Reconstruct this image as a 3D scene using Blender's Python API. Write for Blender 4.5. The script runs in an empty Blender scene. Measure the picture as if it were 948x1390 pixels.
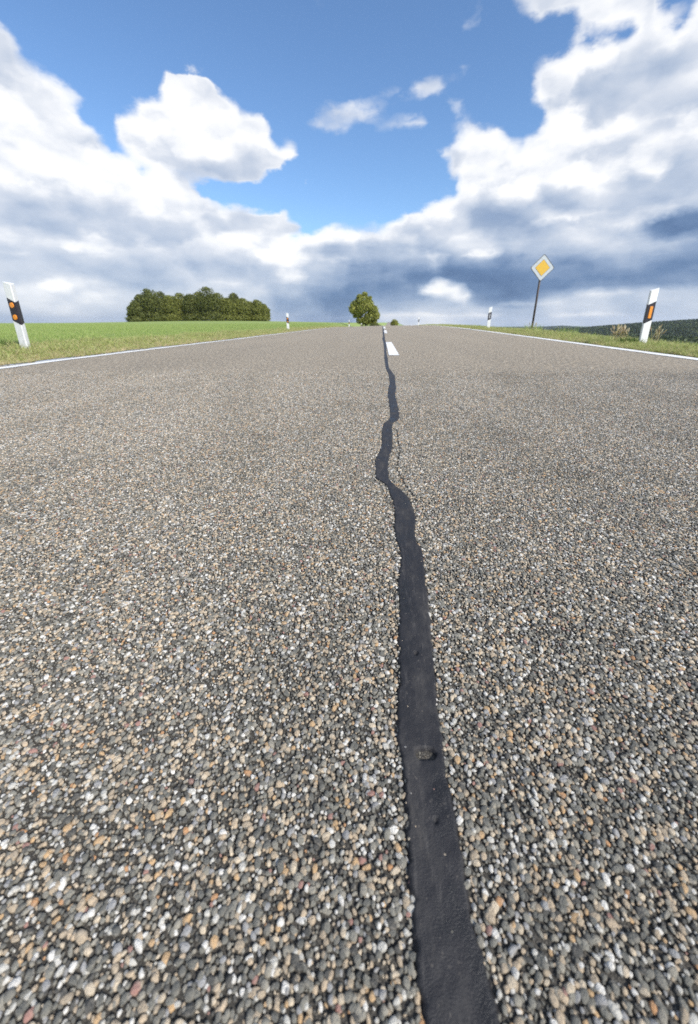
import bpy, bmesh, math, random
import numpy as np
from mathutils import Vector, Matrix, noise as mnoise

random.seed(7)
rng = np.random.default_rng(7)
S = bpy.context.scene
COL = S.collection

# ------------------------------------------------------------------ camera
PITCH, YAW, CAM_H = 0.384138, 0.071262, 0.400
F_PX = 530.0                      # focal length in units of a 948-unit wide picture
cam_d = bpy.data.cameras.new("camera")
cam = bpy.data.objects.new("camera", cam_d)
COL.objects.link(cam)
cam.location = (0, 0, CAM_H)
cam.rotation_euler = (math.pi / 2 - PITCH, 0, YAW)
cam_d.sensor_fit = 'HORIZONTAL'
cam_d.sensor_width = 24.0
cam_d.lens = 24.0 * F_PX / 948.0
cam_d.shift_y = -45.0 / 948.0
cam_d.clip_start = 0.01
cam_d.clip_end = 20000
cam_d.dof.use_dof = True
cam_d.dof.focus_distance = 0.74
cam_d.dof.aperture_fstop = 5.6
S.camera = cam

# ------------------------------------------------------------------ light
SUN_EL = math.radians(40)
SUN_AZ = math.radians(128)        # clockwise from +Y (the road's direction): right and behind the camera
S.view_settings.view_transform = 'Standard'
S.view_settings.look = 'None'
S.view_settings.gamma = 1
S.view_settings.exposure = 0.10
S.cycles.use_denoising = False
S.cycles.max_bounces = 6
S.cycles.diffuse_bounces = 3
S.cycles.glossy_bounces = 2
S.cycles.transmission_bounces = 3
S.cycles.transparent_max_bounces = 6
S.cycles.sample_clamp_indirect = 4

sun_d = bpy.data.lights.new("sun", 'SUN')
sun = bpy.data.objects.new("sun", sun_d)
COL.objects.link(sun)
sun_d.energy = 5.0
sun_d.angle = math.radians(0.5)
sun_d.color = (1.0, 0.955, 0.89)
sd = Vector((math.sin(SUN_AZ) * math.cos(SUN_EL), math.cos(SUN_AZ) * math.cos(SUN_EL), math.sin(SUN_EL)))
sun.rotation_euler = sd.to_track_quat('Z', 'Y').to_euler()
sun.location = sd * 50


# ------------------------------------------------------------------ node helper
class NT:
    def __init__(s, tree):
        s.t = tree; s.n = tree.nodes; s.l = tree.links; s.n.clear()

    def node(s, typ, **kw):
        nd = s.n.new(typ)
        for k, v in kw.items():
            setattr(nd, k, v)
        return nd

    def put(s, sock, v):
        if isinstance(v, bpy.types.NodeSocket):
            s.l.new(v, sock)
        elif v is not None:
            sock.default_value = v

    def m(s, op, a, b=None, c=None, clamp=False):
        nd = s.node('ShaderNodeMath', operation=op, use_clamp=clamp)
        s.put(nd.inputs[0], a); s.put(nd.inputs[1], b); s.put(nd.inputs[2], c)
        return nd.outputs[0]

    def vm(s, op, a, b=None, scale=None):
        nd = s.node('ShaderNodeVectorMath', operation=op)
        s.put(nd.inputs[0], a); s.put(nd.inputs[1], b)
        if scale is not None: s.put(nd.inputs['Scale'], scale)
        return nd.outputs['Value'] if op in ('DOT_PRODUCT', 'LENGTH') else nd.outputs[0]

    def noise(s, vec, scale, detail=4, rough=.55, dist=0, out='Fac', lac=2.0, dims='3D'):
        nd = s.node('ShaderNodeTexNoise', noise_dimensions=dims)
        s.put(nd.inputs['Vector'], vec); s.put(nd.inputs['Scale'], scale)
        s.put(nd.inputs['Detail'], detail); s.put(nd.inputs['Roughness'], rough)
        s.put(nd.inputs['Distortion'], dist); s.put(nd.inputs['Lacunarity'], lac)
        return nd.outputs[out]

    def vor(s, vec, scale, feature='F1', out='Distance', rnd=1.0, dims='3D'):
        nd = s.node('ShaderNodeTexVoronoi', feature=feature, voronoi_dimensions=dims)
        s.put(nd.inputs['Vector'], vec); s.put(nd.inputs['Scale'], scale); s.put(nd.inputs['Randomness'], rnd)
        return nd.outputs[out]

    def ramp(s, fac, stops, interp='LINEAR'):
        nd = s.node('ShaderNodeValToRGB')
        cr = nd.color_ramp
        cr.interpolation = interp
        while len(cr.elements) < len(stops): cr.elements.new(0.5)
        for i, (p, c) in enumerate(stops):
            cr.elements[i].position = p
        for i, (p, c) in enumerate(stops):
            cr.elements[i].color = (c[0], c[1], c[2], 1)
        s.put(nd.inputs[0], fac)
        return nd.outputs[0]

    def mix(s, f, a, b, blend='MIX'):
        nd = s.node('ShaderNodeMix', data_type='RGBA', blend_type=blend)
        s.put(nd.inputs[0], f)
        s.put(nd.inputs[6], a if isinstance(a, bpy.types.NodeSocket) else (*a, 1))
        s.put(nd.inputs[7], b if isinstance(b, bpy.types.NodeSocket) else (*b, 1))
        return nd.outputs[2]

    def mapr(s, v, a, b, c=0, d=1, interp='LINEAR'):
        nd = s.node('ShaderNodeMapRange', interpolation_type=interp, clamp=True)
        s.put(nd.inputs[0], v)
        for i, q in enumerate((a, b, c, d)): s.put(nd.inputs[i + 1], q)
        return nd.outputs[0]

    def xyz(s, v):
        nd = s.node('ShaderNodeSeparateXYZ'); s.put(nd.inputs[0], v); return nd.outputs

    def comb(s, x, y, z):
        nd = s.node('ShaderNodeCombineXYZ')
        for i, q in enumerate((x, y, z)): s.put(nd.inputs[i], q)
        return nd.outputs[0]


def lin(r, g, b):
    f = lambda c: (c / 255 / 12.92) if c <= 10 else ((c / 255 + .055) / 1.055) ** 2.4
    return (f(r), f(g), f(b))


# ------------------------------------------------------------------ sky and clouds
def sky_px(az, el):
    """where a direction of the sky lies in the photograph (used once, to survey the clouds)"""
    dx, dy, dz = math.sin(az) * math.cos(el), math.cos(az) * math.cos(el), math.sin(el)
    c, s = math.cos(YAW), math.sin(YAW)
    fx = dx * c + dy * s; fy = -dx * s + dy * c
    cp, sp = math.cos(PITCH), math.sin(PITCH)
    d = fy * cp - dz * sp; u = fy * sp + dz * cp
    return 474 + F_PX * fx / d, 650 - F_PX * u / d


GX0, GY0, GS = -80, -80, 3
gw, gh = (1110) // GS, (560) // GS
gx, gy = np.meshgrid(GX0 + GS * np.arange(gw), GY0 + GS * np.arange(gh))


def inside(poly):
    r = np.zeros(gx.shape, bool)
    n = len(poly)
    for i in range(n):
        x1, y1 = poly[i]; x2, y2 = poly[(i + 1) % n]
        if y1 == y2: continue
        c = ((gy >= min(y1, y2)) & (gy < max(y1, y2)))
        xi = x1 + (gy - y1) * (x2 - x1) / (y2 - y1)
        r ^= c & (gx < xi)
    return r.astype(float)


def blur(a, px):
    s = px / GS
    if s < .3: return a
    n = int(3 * s) + 1
    k = np.exp(-.5 * (np.arange(-n, n + 1) / s) ** 2); k /= k.sum()
    p = np.pad(a, n, mode='edge')
    h, w = a.shape
    q = sum(k[i] * p[i:i + h] for i in range(2 * n + 1))
    return sum(k[i] * q[:, i:i + w] for i in range(2 * n + 1))


def ell(cx, cy, rx, ry, rot=0):
    c, s = math.cos(math.radians(rot)), math.sin(math.radians(rot))
    x = (gx - cx) * c + (gy - cy) * s; y = -(gx - cx) * s + (gy - cy) * c
    return np.clip(1.25 - ((x / rx) ** 2 + (y / ry) ** 2), 0, 1)


cov = inside([(155, 165), (160, 150), (185, 140), (215, 135), (222, 105), (235, 93), (260, 98), (285, 100), (300, 115),
              (322, 135), (330, 150), (355, 153), (365, 170), (375, 195), (395, 190), (412, 195), (405, 215),
              (385, 230), (360, 245), (345, 252), (300, 245), (250, 238), (215, 238), (190, 222), (165, 205), (155, 185)])
main = inside([(-80, 20), (0, 32), (15, 48), (37, 90), (60, 96), (80, 110), (95, 128), (97, 150), (120, 172), (133, 184),
               (130, 195), (160, 213), (195, 232), (215, 240), (270, 252), (278, 268), (300, 276), (340, 274),
               (385, 290), (405, 303), (402, 320), (392, 330), (405, 325), (440, 307), (474, 311), (520, 311),
               (560, 284), (590, 274), (620, 265), (626, 240), (608, 222), (592, 208), (630, 203), (622, 186),
               (600, 178), (620, 168), (660, 172), (690, 180), (696, 202), (708, 200), (722, 185), (742, 168),
               (735, 145), (728, 112), (735, 92), (760, 74), (795, 56), (815, 68), (832, 80), (852, 63), (862, 45),
               (855, 32), (830, 27), (800, 34), (770, 30), (740, 32), (715, 20), (700, -5), (690, -80), (1050, -80),
               (1050, 500), (-80, 500)])
cov = np.maximum(cov, main)
cov = cov * (1 - .95 * ell(922, 6, 26, 34, 30)) * (1 - .8 * ell(820, 66, 20, 12, -20))
cov = blur(cov, 3.5)
for e, a in (((262, 108, 40, 16, 10), .95), ((240, 100, 14, 12, 0), .95), ((518, 84, 28, 9, 5), .74), ((612, 104, 34, 8, -22), .60), ((545, 117, 56, 7, 3), .50), ((580, 120, 22, 10, 20), .74),
             ((468, 156, 50, 15, -14), .60), ((565, 163, 12, 11, 0), .78), ((652, 6, 20, 30, 40), .44),
             ((622, 146, 20, 9, 15), .46), ((634, 160, 16, 6, 0), .50), ((535, 168, 14, 6, -30), .5), ((427, 301, 15, 4, 10), .62),
             ((412, 247, 8, 9, 0), .6), ((708, 12, 16, 14, 20), .5), ((115, 140, 10, 8, 0), .5), ((426, 224, 8, 5, 0), .5),
             ((820, 72, 40, 26, -30), .55), ((712, 250, 20, 20, 0), .8)):
    cov = np.maximum(cov, min(1, a * 1.02) * blur(ell(e[0], e[1], e[2] * 1.2, e[3] * 1.35, e[4]), 2))

shade = np.full(gx.shape, .93)


def paint(shape, val, bl, amt=1.0):
    global shade
    msk = blur(inside(shape) if isinstance(shape, list) else ell(*shape), bl) * amt
    shade = shade * (1 - msk) + val * msk


def rect(x0, y0, x1, y1): return [(x0, y0), (x1, y0), (x1, y1), (x0, y1)]


paint([(185, 212), (230, 204), (300, 214), (370, 222), (350, 256), (215, 240)], .76, 7)
paint((245, 120, 40, 14, 10), .84, 6)
paint((20, 70, 40, 30, 20), .80, 10)
paint((25, 212, 40, 12, 0), .78, 8)
paint([(0, 262), (60, 270), (110, 278), (150, 300), (185, 322), (250, 336), (250, 352), (140, 345), (60, 330), (0, 320)], .72, 9)
paint([(40, 290), (90, 284), (118, 298), (150, 316), (180, 330), (120, 328), (60, 316)], .60, 7)
paint([(130, 318), (200, 330), (290, 338), (400, 344), (420, 352), (390, 362), (280, 352), (150, 346)], .52, 7)
paint((330, 301, 52, 9, 0), .76, 6)
paint((250, 318, 40, 8, 0), .8, 6)
paint([(-80, 340), (120, 345), (260, 350), (410, 352), (425, 385), (430, 470), (-80, 470)], .60, 8)
paint((15, 338, 22, 8, 0), .42, 5)
paint((125, 334, 42, 11, 12), .86, 7)
paint((70, 352, 55, 8, 8), .78, 6)
paint((205, 352, 26, 8, 0), .68, 6)
paint((300, 362, 95, 9, 4), .42, 6)
paint([(150, 352), (205, 350), (208, 402), (160, 402), (120, 380)], .44, 7)
paint((270, 370, 60, 7, 0), .66, 5)
paint((385, 380, 48, 15, -4), .84, 7)
paint((330, 388, 40, 5, 0), .74, 5)
paint((380, 402, 45, 6, -6), .72, 5)
paint((85, 384, 26, 5, 0), .85, 4)
paint((40, 382, 30, 9, 0), .48, 6)
paint((90, 396, 75, 6, 3), .76, 5)
paint((100, 414, 90, 8, 0), .50, 6)
paint((95, 427, 70, 7, 0), .76, 5)
paint((250, 430, 60, 6, 0), .6, 5)
paint((-20, 350, 60, 8, 0), .55, 6)
paint([(370, 396), (480, 392), (500, 470), (365, 470)], .24, 8)
paint((418, 424, 46, 9, -8), .50, 5)
paint((445, 352, 30, 8, 0), .74, 6)
# middle and right
paint([(410, 330), (480, 322), (560, 330), (640, 330), (720, 340), (720, 362), (410, 372)], .70, 8)
paint((470, 326, 50, 10, 0), .84, 7)
paint((560, 300, 40, 10, -14), .84, 7)
paint([(405, 372), (480, 352), (560, 352), (700, 352), (960, 330), (1050, 330), (1050, 395), (800, 398), (660, 418), (560, 405), (430, 418)], .22, 9)
paint((445, 380, 34, 14, 0), .60, 8)
paint((520, 395, 50, 7, 0), .42, 6)
paint((610, 352, 30, 7, 0), .58, 5)
paint((590, 362, 12, 6, 0), .72, 4)
paint((648, 346, 24, 7, 0), .72, 5)
paint([(660, 250), (700, 238), (790, 262), (780, 300), (720, 322), (665, 318), (640, 290)], .60, 13)
paint((740, 322, 44, 14, 0), .46, 9)
paint((660, 300, 34, 22, 0), .66, 10)
paint((790, 308, 48, 11, -12), .78, 7)
paint([(735, 95), (830, 100), (850, 150), (820, 180), (740, 160)], .70, 10)
paint((900, 88, 60, 26, -25), .64, 12)
paint((945, 150, 60, 34, 0), .72, 12)
paint([(840, 215), (948, 200), (1050, 200), (1050, 275), (948, 275), (880, 268)], .68, 10)
paint((880, 250, 50, 14, 0), .72, 8)
paint((905, 292, 46, 8, -14), .86, 5)
paint([(870, 300), (925, 285), (1050, 262), (1050, 330), (948, 328), (880, 318)], .24, 6)
paint((835, 330, 60, 7, -8), .74, 5)
paint([(795, 345), (885, 330), (895, 360), (800, 375)], .46, 9)
paint((900, 342, 50, 6, -4), .40, 5)
paint((842, 325, 24, 6, -20), .78, 4)
paint((700, 385, 90, 20, 0), .14, 9)
paint([(625, 424), (680, 414), (760, 410), (850, 396), (948, 386), (1050, 378), (1050, 470), (560, 470)], .68, 4)
paint((700, 426, 60, 6, -2), .56, 4)
paint((880, 414, 60, 5, 0), .55, 4)
paint((760, 408, 60, 5, -8), .82, 4)
paint((905, 402, 50, 4, -4), .80, 4)
paint((800, 430, 70, 5, 0), .74, 4)
paint((602, 396, 30, 10, 6), .86, 5)
paint((630, 408, 12, 10, 30), .82, 3)
paint((545, 415, 45, 9, 0), .34, 7)
paint((585, 420, 50, 4, 0), .78, 3)
paint((560, 436, 70, 7, 0), .78, 4)
paint((655, 425, 12, 5, 0), .92, 3)
paint([(-80, 345), (150, 345), (170, 440), (-80, 440)], .86, 14, .6)
paint([(200, 300), (400, 305), (400, 345), (220, 345)], .88, 12, .5)
paint([(-80, 290), (430, 290), (430, 440), (-80, 440)], .92, 16, .28)
paint((480, 350, 80, 30, 0), .80, 12, .3)
# bright ragged tops
paint((80, 190, 60, 40, 40), .97, 12)
paint((640, 235, 26, 34, 0), .93, 7)
paint((745, 205, 55, 28, -35), .96, 9)
paint((845, 180, 50, 16, -15), .92, 9)
paint((835, 270, 60, 12, -12), .84, 7)
shade = blur(np.clip(shade, 0, 1) ** .82, 1.5)

# heads of cloud that stand in front of the mass: crisp upper rim, fading into the mass below
front = np.zeros(gx.shape)
for (cx_, cy_, rx, ry, st) in (
        (25, 165, 62, 62, 1), (95, 165, 42, 48, 1), (55, 232, 80, 30, .9), (232, 150, 40, 34, 1), (192, 176, 34, 30, 1), (292, 188, 56, 42, 1),
        (352, 185, 30, 30, 1), (390, 212, 22, 16, .9), (252, 116, 28, 20, .85), (165, 252, 80, 30, 1), (245, 282, 74, 24, 1), (345, 322, 52, 12, .9),
        (385, 352, 42, 18, 1), (400, 380, 26, 12, .9), (128, 334, 38, 13, .95), (20, 345, 36, 12, .7), (72, 386, 22, 5, .9), (300, 387, 55, 5, .8),
        (436, 324, 34, 15, 1), (494, 326, 40, 14, 1), (552, 306, 38, 20, 1), (598, 290, 26, 18, 1), (455, 353, 24, 8, .8), (520, 345, 30, 7, .6),
        (650, 187, 42, 16, 1), (654, 236, 32, 42, 1), (728, 212, 42, 34, 1), (778, 186, 42, 26, 1), (700, 262, 34, 22, .7), (795, 84, 42, 28, 1),
        (752, 122, 30, 34, 1), (838, 182, 44, 15, 1), (792, 240, 46, 22, 1), (866, 228, 42, 20, .9), (770, 296, 52, 14, .95), (836, 302, 46, 13, 1),
        (902, 288, 40, 10, 1), (600, 394, 30, 12, 1), (629, 404, 14, 12, 1), (655, 346, 24, 8, .9), (598, 352, 22, 8, .7), (560, 432, 50, 8, .8),
        (645, 430, 40, 6, .9), (720, 414, 50, 4, .8), (835, 403, 60, 4, .8), (905, 60, 36, 20, .8), (930, 165, 40, 22, .8), (100, 405, 60, 5, .7),
        (900, 345, 40, 5, .5), (690, 340, 18, 6, .8), (800, 428, 60, 4, .7)):
    q = ell(cx_, cy_, rx * 1.05, ry * 1.05)
    q = np.clip(q * 1.6, 0, 1) ** .8 * np.clip(1.0 - (gy - (cy_ - .1 * ry)) / (1.15 * ry), 0, 1)
    front = np.maximum(front, q * st)
front = blur(front, 2.0)

world = bpy.data.worlds.new("World")
world.use_nodes = True
W = NT(world.node_tree)
A0, A1 = -0.82, 0.68
AM = (A0 + A1) / 2
els = [.0, .012, .024, .036, .05, .065, .08, .096, .112, .13, .148, .166, .185, .205, .225, .245, .265, .285, .305, .327, .35, .373, .396, .42, .445, .47, .5]


def survey(a, e):
    x, y = sky_px(a, e)
    i = min(max((x - GX0) / GS, 0), gw - 1.01); j = min(max((y - GY0) / GS, 0), gh - 1.01)
    i0, j0 = int(i), int(j); fi, fj = i - i0, j - j0
    g = lambda T: (T[j0, i0] * (1 - fi) + T[j0, i0 + 1] * fi) * (1 - fj) + (T[j0 + 1, i0] * (1 - fi) + T[j0 + 1, i0 + 1] * fi) * fj
    return float(g(cov)), float(g(shade)), float(g(front))


row_ramps = []                     # built first: filling ramps is slow once the tree is large
for e in els:
    pair = []
    for (a, b) in ((A0, AM), (AM, A1)):
        W.ramp(None, [(i / 31, survey(a + (b - a) * i / 31, e)) for i in range(32)], 'LINEAR')
        pair.append(W.n[-1])
    row_ramps.append(pair)
tc = W.node('ShaderNodeTexCoord').outputs['Generated']
D = W.vm('NORMALIZE', tc)
dx, dy, dz = W.xyz(D)
sky = W.node('ShaderNodeTexSky', sky_type='NISHITA')
sky.sun_disc = False
sky.sun_elevation = SUN_EL
sky.sun_rotation = SUN_AZ
sky.altitude = 500
sky.air_density = 1.0
sky.dust_density = 0.6
sky.ozone_density = 1.6
skyc = sky.outputs[0]

az0 = W.m('ARCTAN2', dx, dy)
el0 = W.m('ARCSINE', dz)
flat = W.vm('MULTIPLY', D, (1, 1, 1.7))
wn = W.noise(flat, 7.0, 3, .55, out='Color')
wn2 = W.noise(flat, 34.0, 4, .6, out='Color')
w1 = W.xyz(W.vm('SUBTRACT', wn, (.5, .5, .5)))
w2 = W.xyz(W.vm('SUBTRACT', wn2, (.5, .5, .5)))
low = W.mapr(el0, 0.0, .22, .35, 1.0)
az = W.m('ADD', az0, W.m('MULTIPLY_ADD', w1[0], .030, W.m('MULTIPLY', w2[0], .022)))
el = W.m('ADD', el0, W.m('MULTIPLY', low, W.m('MULTIPLY_ADD', w1[1], .030, W.m('MULTIPLY', w2[1], .020))))
tL = W.mapr(az, A0, AM)
tR = W.mapr(az, AM, A1)
side = W.m('GREATER_THAN', az, AM)
prev = None
for j, e in enumerate(els):
    pair = []
    for nd, t in zip(row_ramps[j], (tL, tR)):
        W.put(nd.inputs[0], t); pair.append(nd.outputs[0])
    rowc = W.mix(side, pair[0], pair[1])
    if prev is None: prev = rowc
    else: prev = W.mix(W.mapr(el, els[j - 1], e), prev, rowc)
sc_ = W.node('ShaderNodeSeparateColor'); W.put(sc_.inputs[0], prev)
cov_t, sh_t, fr_t = sc_.outputs[0], sc_.outputs[1], sc_.outputs[2]
# beyond the surveyed part of the sky the clouds go on as the same broken cumulus
gen = W.noise(W.vm('MULTIPLY', D, (1, 1, 2.0)), 2.3, 4, .5)
cov_g = W.mapr(gen, .42, .60)
sh_g = W.mapr(W.noise(W.vm('MULTIPLY', D, (1, 1, 3.0)), 3.1, 3, .5), .35, .65, .62, .95)
azc = W.m('ABSOLUTE', W.m('SUBTRACT', az0, AM))
wmask = W.m('MULTIPLY', W.mapr(azc, .76, 1.0, 1, 0, 'SMOOTHSTEP'), W.mapr(el0, .52, .72, 1, 0, 'SMOOTHSTEP'))
mixf = lambda f, a, b: W.m('MULTIPLY_ADD', f, W.m('SUBTRACT', b, a), a)
covf = mixf(wmask, cov_g, cov_t)
shf = mixf(wmask, sh_g, sh_t)
frf = mixf(wmask, W.mapr(W.noise(W.vm('MULTIPLY', D, (1, 1, 1.6)), 4.5, 3, .5), .48, .62), fr_t)


def heads(v):
    """the large rounded heads only, for the light and shade inside a cloud"""
    wv = W.vm('ADD', v, W.vm('SCALE', W.vm('SUBTRACT', wn2, (.5, .5, .5)), None, .030))
    h = W.noise(v, 5.0, 5, .48, .1)
    for sc_v, am in ((7.0, .42), (16.0, .20)):
        q = W.vor(wv, sc_v, 'F1')
        h = W.m('MULTIPLY_ADD', W.m('MULTIPLY', q, q), -am, h)
    return h


def billow(v):
    """rounded cauliflower heads: inverted cells at three sizes over a soft turbulence"""
    wv = W.vm('ADD', v, W.vm('SCALE', W.vm('SUBTRACT', wn2, (.5, .5, .5)), None, .045))
    n1 = W.noise(v, 5.0, 8, .57)
    h = n1
    for sc_v, am in ((9.0, .34), (20.0, .20), (47.0, .12)):
        q = W.vor(wv, sc_v, 'F1')
        h = W.m('MULTIPLY_ADD', W.m('MULTIPLY', q, q), -am * 1.3, h)
    return h


BM = .265
off = W.vm('ADD', flat, (.016, -.006, .030))
b0 = billow(flat)
relief = W.m('MAXIMUM', W.m('MINIMUM', W.m('SUBTRACT', heads(flat), heads(off)), .16), -.16)
covd = W.m('ADD', covf, W.m('MULTIPLY', W.mapr(covf, .80, .98), .45))
edge = W.m('ADD', covd, W.m('MULTIPLY', W.m('SUBTRACT', b0, BM), .95))
alpha = W.mapr(edge, .26, .74, 0, 1, 'SMOOTHSTEP')
alpha = W.m('POWER', alpha, .85)
fineA = W.noise(W.vm('ADD', W.vm('MULTIPLY', D, (1, 1, 3.6)), W.vm('SCALE', wn, None, .05)), 5.5, 7, .50)
fineB = W.noise(W.vm('MULTIPLY', D, (1, 1, 2.2)), 9.0, 6, .50)
fine = W.m('ADD', W.m('MULTIPLY', fineA, .65), W.m('MULTIPLY', fineB, .35))
lowf = W.mapr(el0, .02, .25, .85, .42)
fm = W.mapr(W.m('ADD', frf, W.m('MULTIPLY', W.m('SUBTRACT', b0, BM), W.mapr(el0, .03, .15, .6, .95))), .22, .84, 0, 1)
lift = W.m('MULTIPLY', fm, W.m('MULTIPLY', W.m('SUBTRACT', 1.0, shf), .72))
sink = W.m('MULTIPLY', W.m('SUBTRACT', 1.0, fm), W.mapr(el0, .03, .25, .05, .09))
shf = W.m('SUBTRACT', W.m('ADD', shf, W.m('ADD', lift, W.m('MULTIPLY', fm, .05))), sink)
shd = W.m('ADD', shf, W.m('MULTIPLY', relief, W.mapr(el0, .02, .14, .35, .90)))
shd = W.m('ADD', shd, W.m('MULTIPLY', W.m('SUBTRACT', fine, .5), lowf))
shd = W.m('ADD', shd, W.mapr(edge, .6, 1.3, .05, -.03))
ccol = W.ramp(shd, [(0.0, lin(84, 110, 150)), (.2, lin(106, 132, 170)), (.4, lin(145, 165, 195)), (.6, lin(183, 196, 216)),
                    (.78, lin(212, 219, 231)), (.92, lin(243, 245, 249)), (1.0, (1.0, 1.0, 1.0))], 'LINEAR')
bgS = W.node('ShaderNodeBackground'); W.put(bgS.inputs[0], W.mix(1.0, skyc, (.84, 1.02, 1.18), 'MULTIPLY')); W.put(bgS.inputs[1], 0.15)
bgC = W.node('ShaderNodeBackground'); W.put(bgC.inputs[0], ccol); W.put(bgC.inputs[1], 1.0)
ms = W.node('ShaderNodeMixShader')
W.put(ms.inputs[0], W.m('MULTIPLY', alpha, W.mapr(covf, .25, .85, .50, .97))); W.l.new(bgS.outputs[0], ms.inputs[1]); W.l.new(bgC.outputs[0], ms.inputs[2])
W.l.new(ms.outputs[0], W.node('ShaderNodeOutputWorld').inputs[0])
S.world = world
world.cycles.sampling_method = 'NONE'


# ------------------------------------------------------------------ helpers
def mesh_obj(name, verts, faces, mat=None, parent=None, smooth=False, link=True):
    me = bpy.data.meshes.new(name)
    me.from_pydata([tuple(map(float, v)) for v in verts], [], [tuple(f) for f in faces])
    if smooth: me.shade_smooth()
    me.update()
    o = bpy.data.objects.new(name, me)
    if mat: me.materials.append(mat)
    if link: COL.objects.link(o)
    if parent: o.parent = parent
    return o


def grid_obj(name, P, mat, smooth=True, flip=False):
    """P: (n, m, 3) array of points -> a quad sheet"""
    n, m = P.shape[:2]
    idx = np.arange(n * m).reshape(n, m)
    q = np.stack([idx[:-1, :-1], idx[:-1, 1:], idx[1:, 1:], idx[1:, :-1]], -1).reshape(-1, 4)
    if flip: q = q[:, ::-1]
    me = bpy.data.meshes.new(name)
    me.vertices.add(n * m)
    me.vertices.foreach_set('co', P.reshape(-1).astype(np.float32))
    me.loops.add(q.size); me.loops.foreach_set('vertex_index', q.reshape(-1).astype(np.int32))
    me.polygons.add(len(q))
    me.polygons.foreach_set('loop_start', (np.arange(len(q)) * 4).astype(np.int32))
    me.update(calc_edges=True)
    if smooth: me.shade_smooth()
    me.materials.append(mat)
    o = bpy.data.objects.new(name, me); COL.objects.link(o)
    return o


def tag(o, label=None, cat=None, group=None, kind=None):
    if label: o['label'] = label
    if cat: o['category'] = cat
    if group: o['group'] = group
    if kind: o['kind'] = kind
    return o


def empty(name, loc, rz=0):
    o = bpy.data.objects.new(name, None)
    COL.objects.link(o)
    o.location = loc; o.rotation_euler = (0, 0, rz)
    o.empty_display_size = .1
    return o


def mat(name, build):
    m = bpy.data.materials.new(name); m.use_nodes = True
    T = NT(m.node_tree)
    bs = T.node('ShaderNodeBsdfPrincipled')
    out = T.node('ShaderNodeOutputMaterial')
    T.l.new(bs.outputs[0], out.inputs[0])
    build(T, bs)
    return m


def bump(T, bs, h, strength, dist):
    b = T.node('ShaderNodeBump'); T.put(b.inputs['Height'], h)
    b.inputs['Strength'].default_value = strength; b.inputs['Distance'].default_value = dist
    T.l.new(b.outputs[0], bs.inputs['Normal'])


# ------------------------------------------------------------------ ground shape
S0, RR, KC, XC = .012018, 1677., 2.3238e-4, .168
DL_Y = [-50, 0, 4, 5, 6.7, 9.7, 16.7, 26, 40, 70]
DL_V = [.030, .030, .034, .044, .060, .088, .120, .116, .112, .105]
RL_Y = [-50, 7, 12, 18, 27, 60]
RL_V = [2.92, 2.99, 3.07, 3.24, 3.38, 3.45]


def smooth(t):
    t = np.clip(t, 0, 1); return t * t * (3 - 2 * t)


def base(Y):
    Y = np.asarray(Y, float)
    Ya = np.clip(Y, -60, 70)
    z = S0 * Ya - Ya * Ya / (2 * RR)
    z = z + (S0 - 70 / RR) * np.clip(Y - 70, 0, 230)
    return z


def cxx(Y): return KC * np.clip(Y, -50, 80) ** 2 + np.clip(Y - 80, 0, 1e9) * (2 * KC * 80)


def road_z(X, Y):
    w = X - cxx(Y) - XC
    q = np.sqrt(w * w + .04) - .2
    dl = np.interp(Y, DL_Y, DL_V) / 3.37
    return base(Y) - np.where(w < 0, dl, -.00845) * q


def xl_line(Y): return cxx(Y) * .6 - 3.40 - .0 * Y
def xr_line(Y): return np.interp(Y, RL_Y, RL_V) + cxx(Y) - cxx(np.minimum(Y, 60)) * .2
def xl_edge(Y): return xl_line(Y) - .36 + .03 * np.sin(Y * 1.7) + .02 * np.sin(Y * 5.1)
def xr_edge(Y): return xr_line(Y) + .24 + .03 * np.sin(Y * 1.3 + 1) + .02 * np.sin(Y * 4.3)


def fbm2(X, Y, s, seed=0):
    X = np.asarray(X, float) * s + seed * 17.3; Y = np.asarray(Y, float) * s - seed * 9.1
    r = 0
    for k, (a, b, c) in enumerate(((1.0, .3, .2), (-.5, 1.1, 1.7), (.7, -.9, 3.1), (1.9, 1.3, 4.2), (-2.3, 1.7, .5))):
        r = r + np.sin(a * X + b * Y + c) / (1 + k * .5)
    return r / 3


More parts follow.
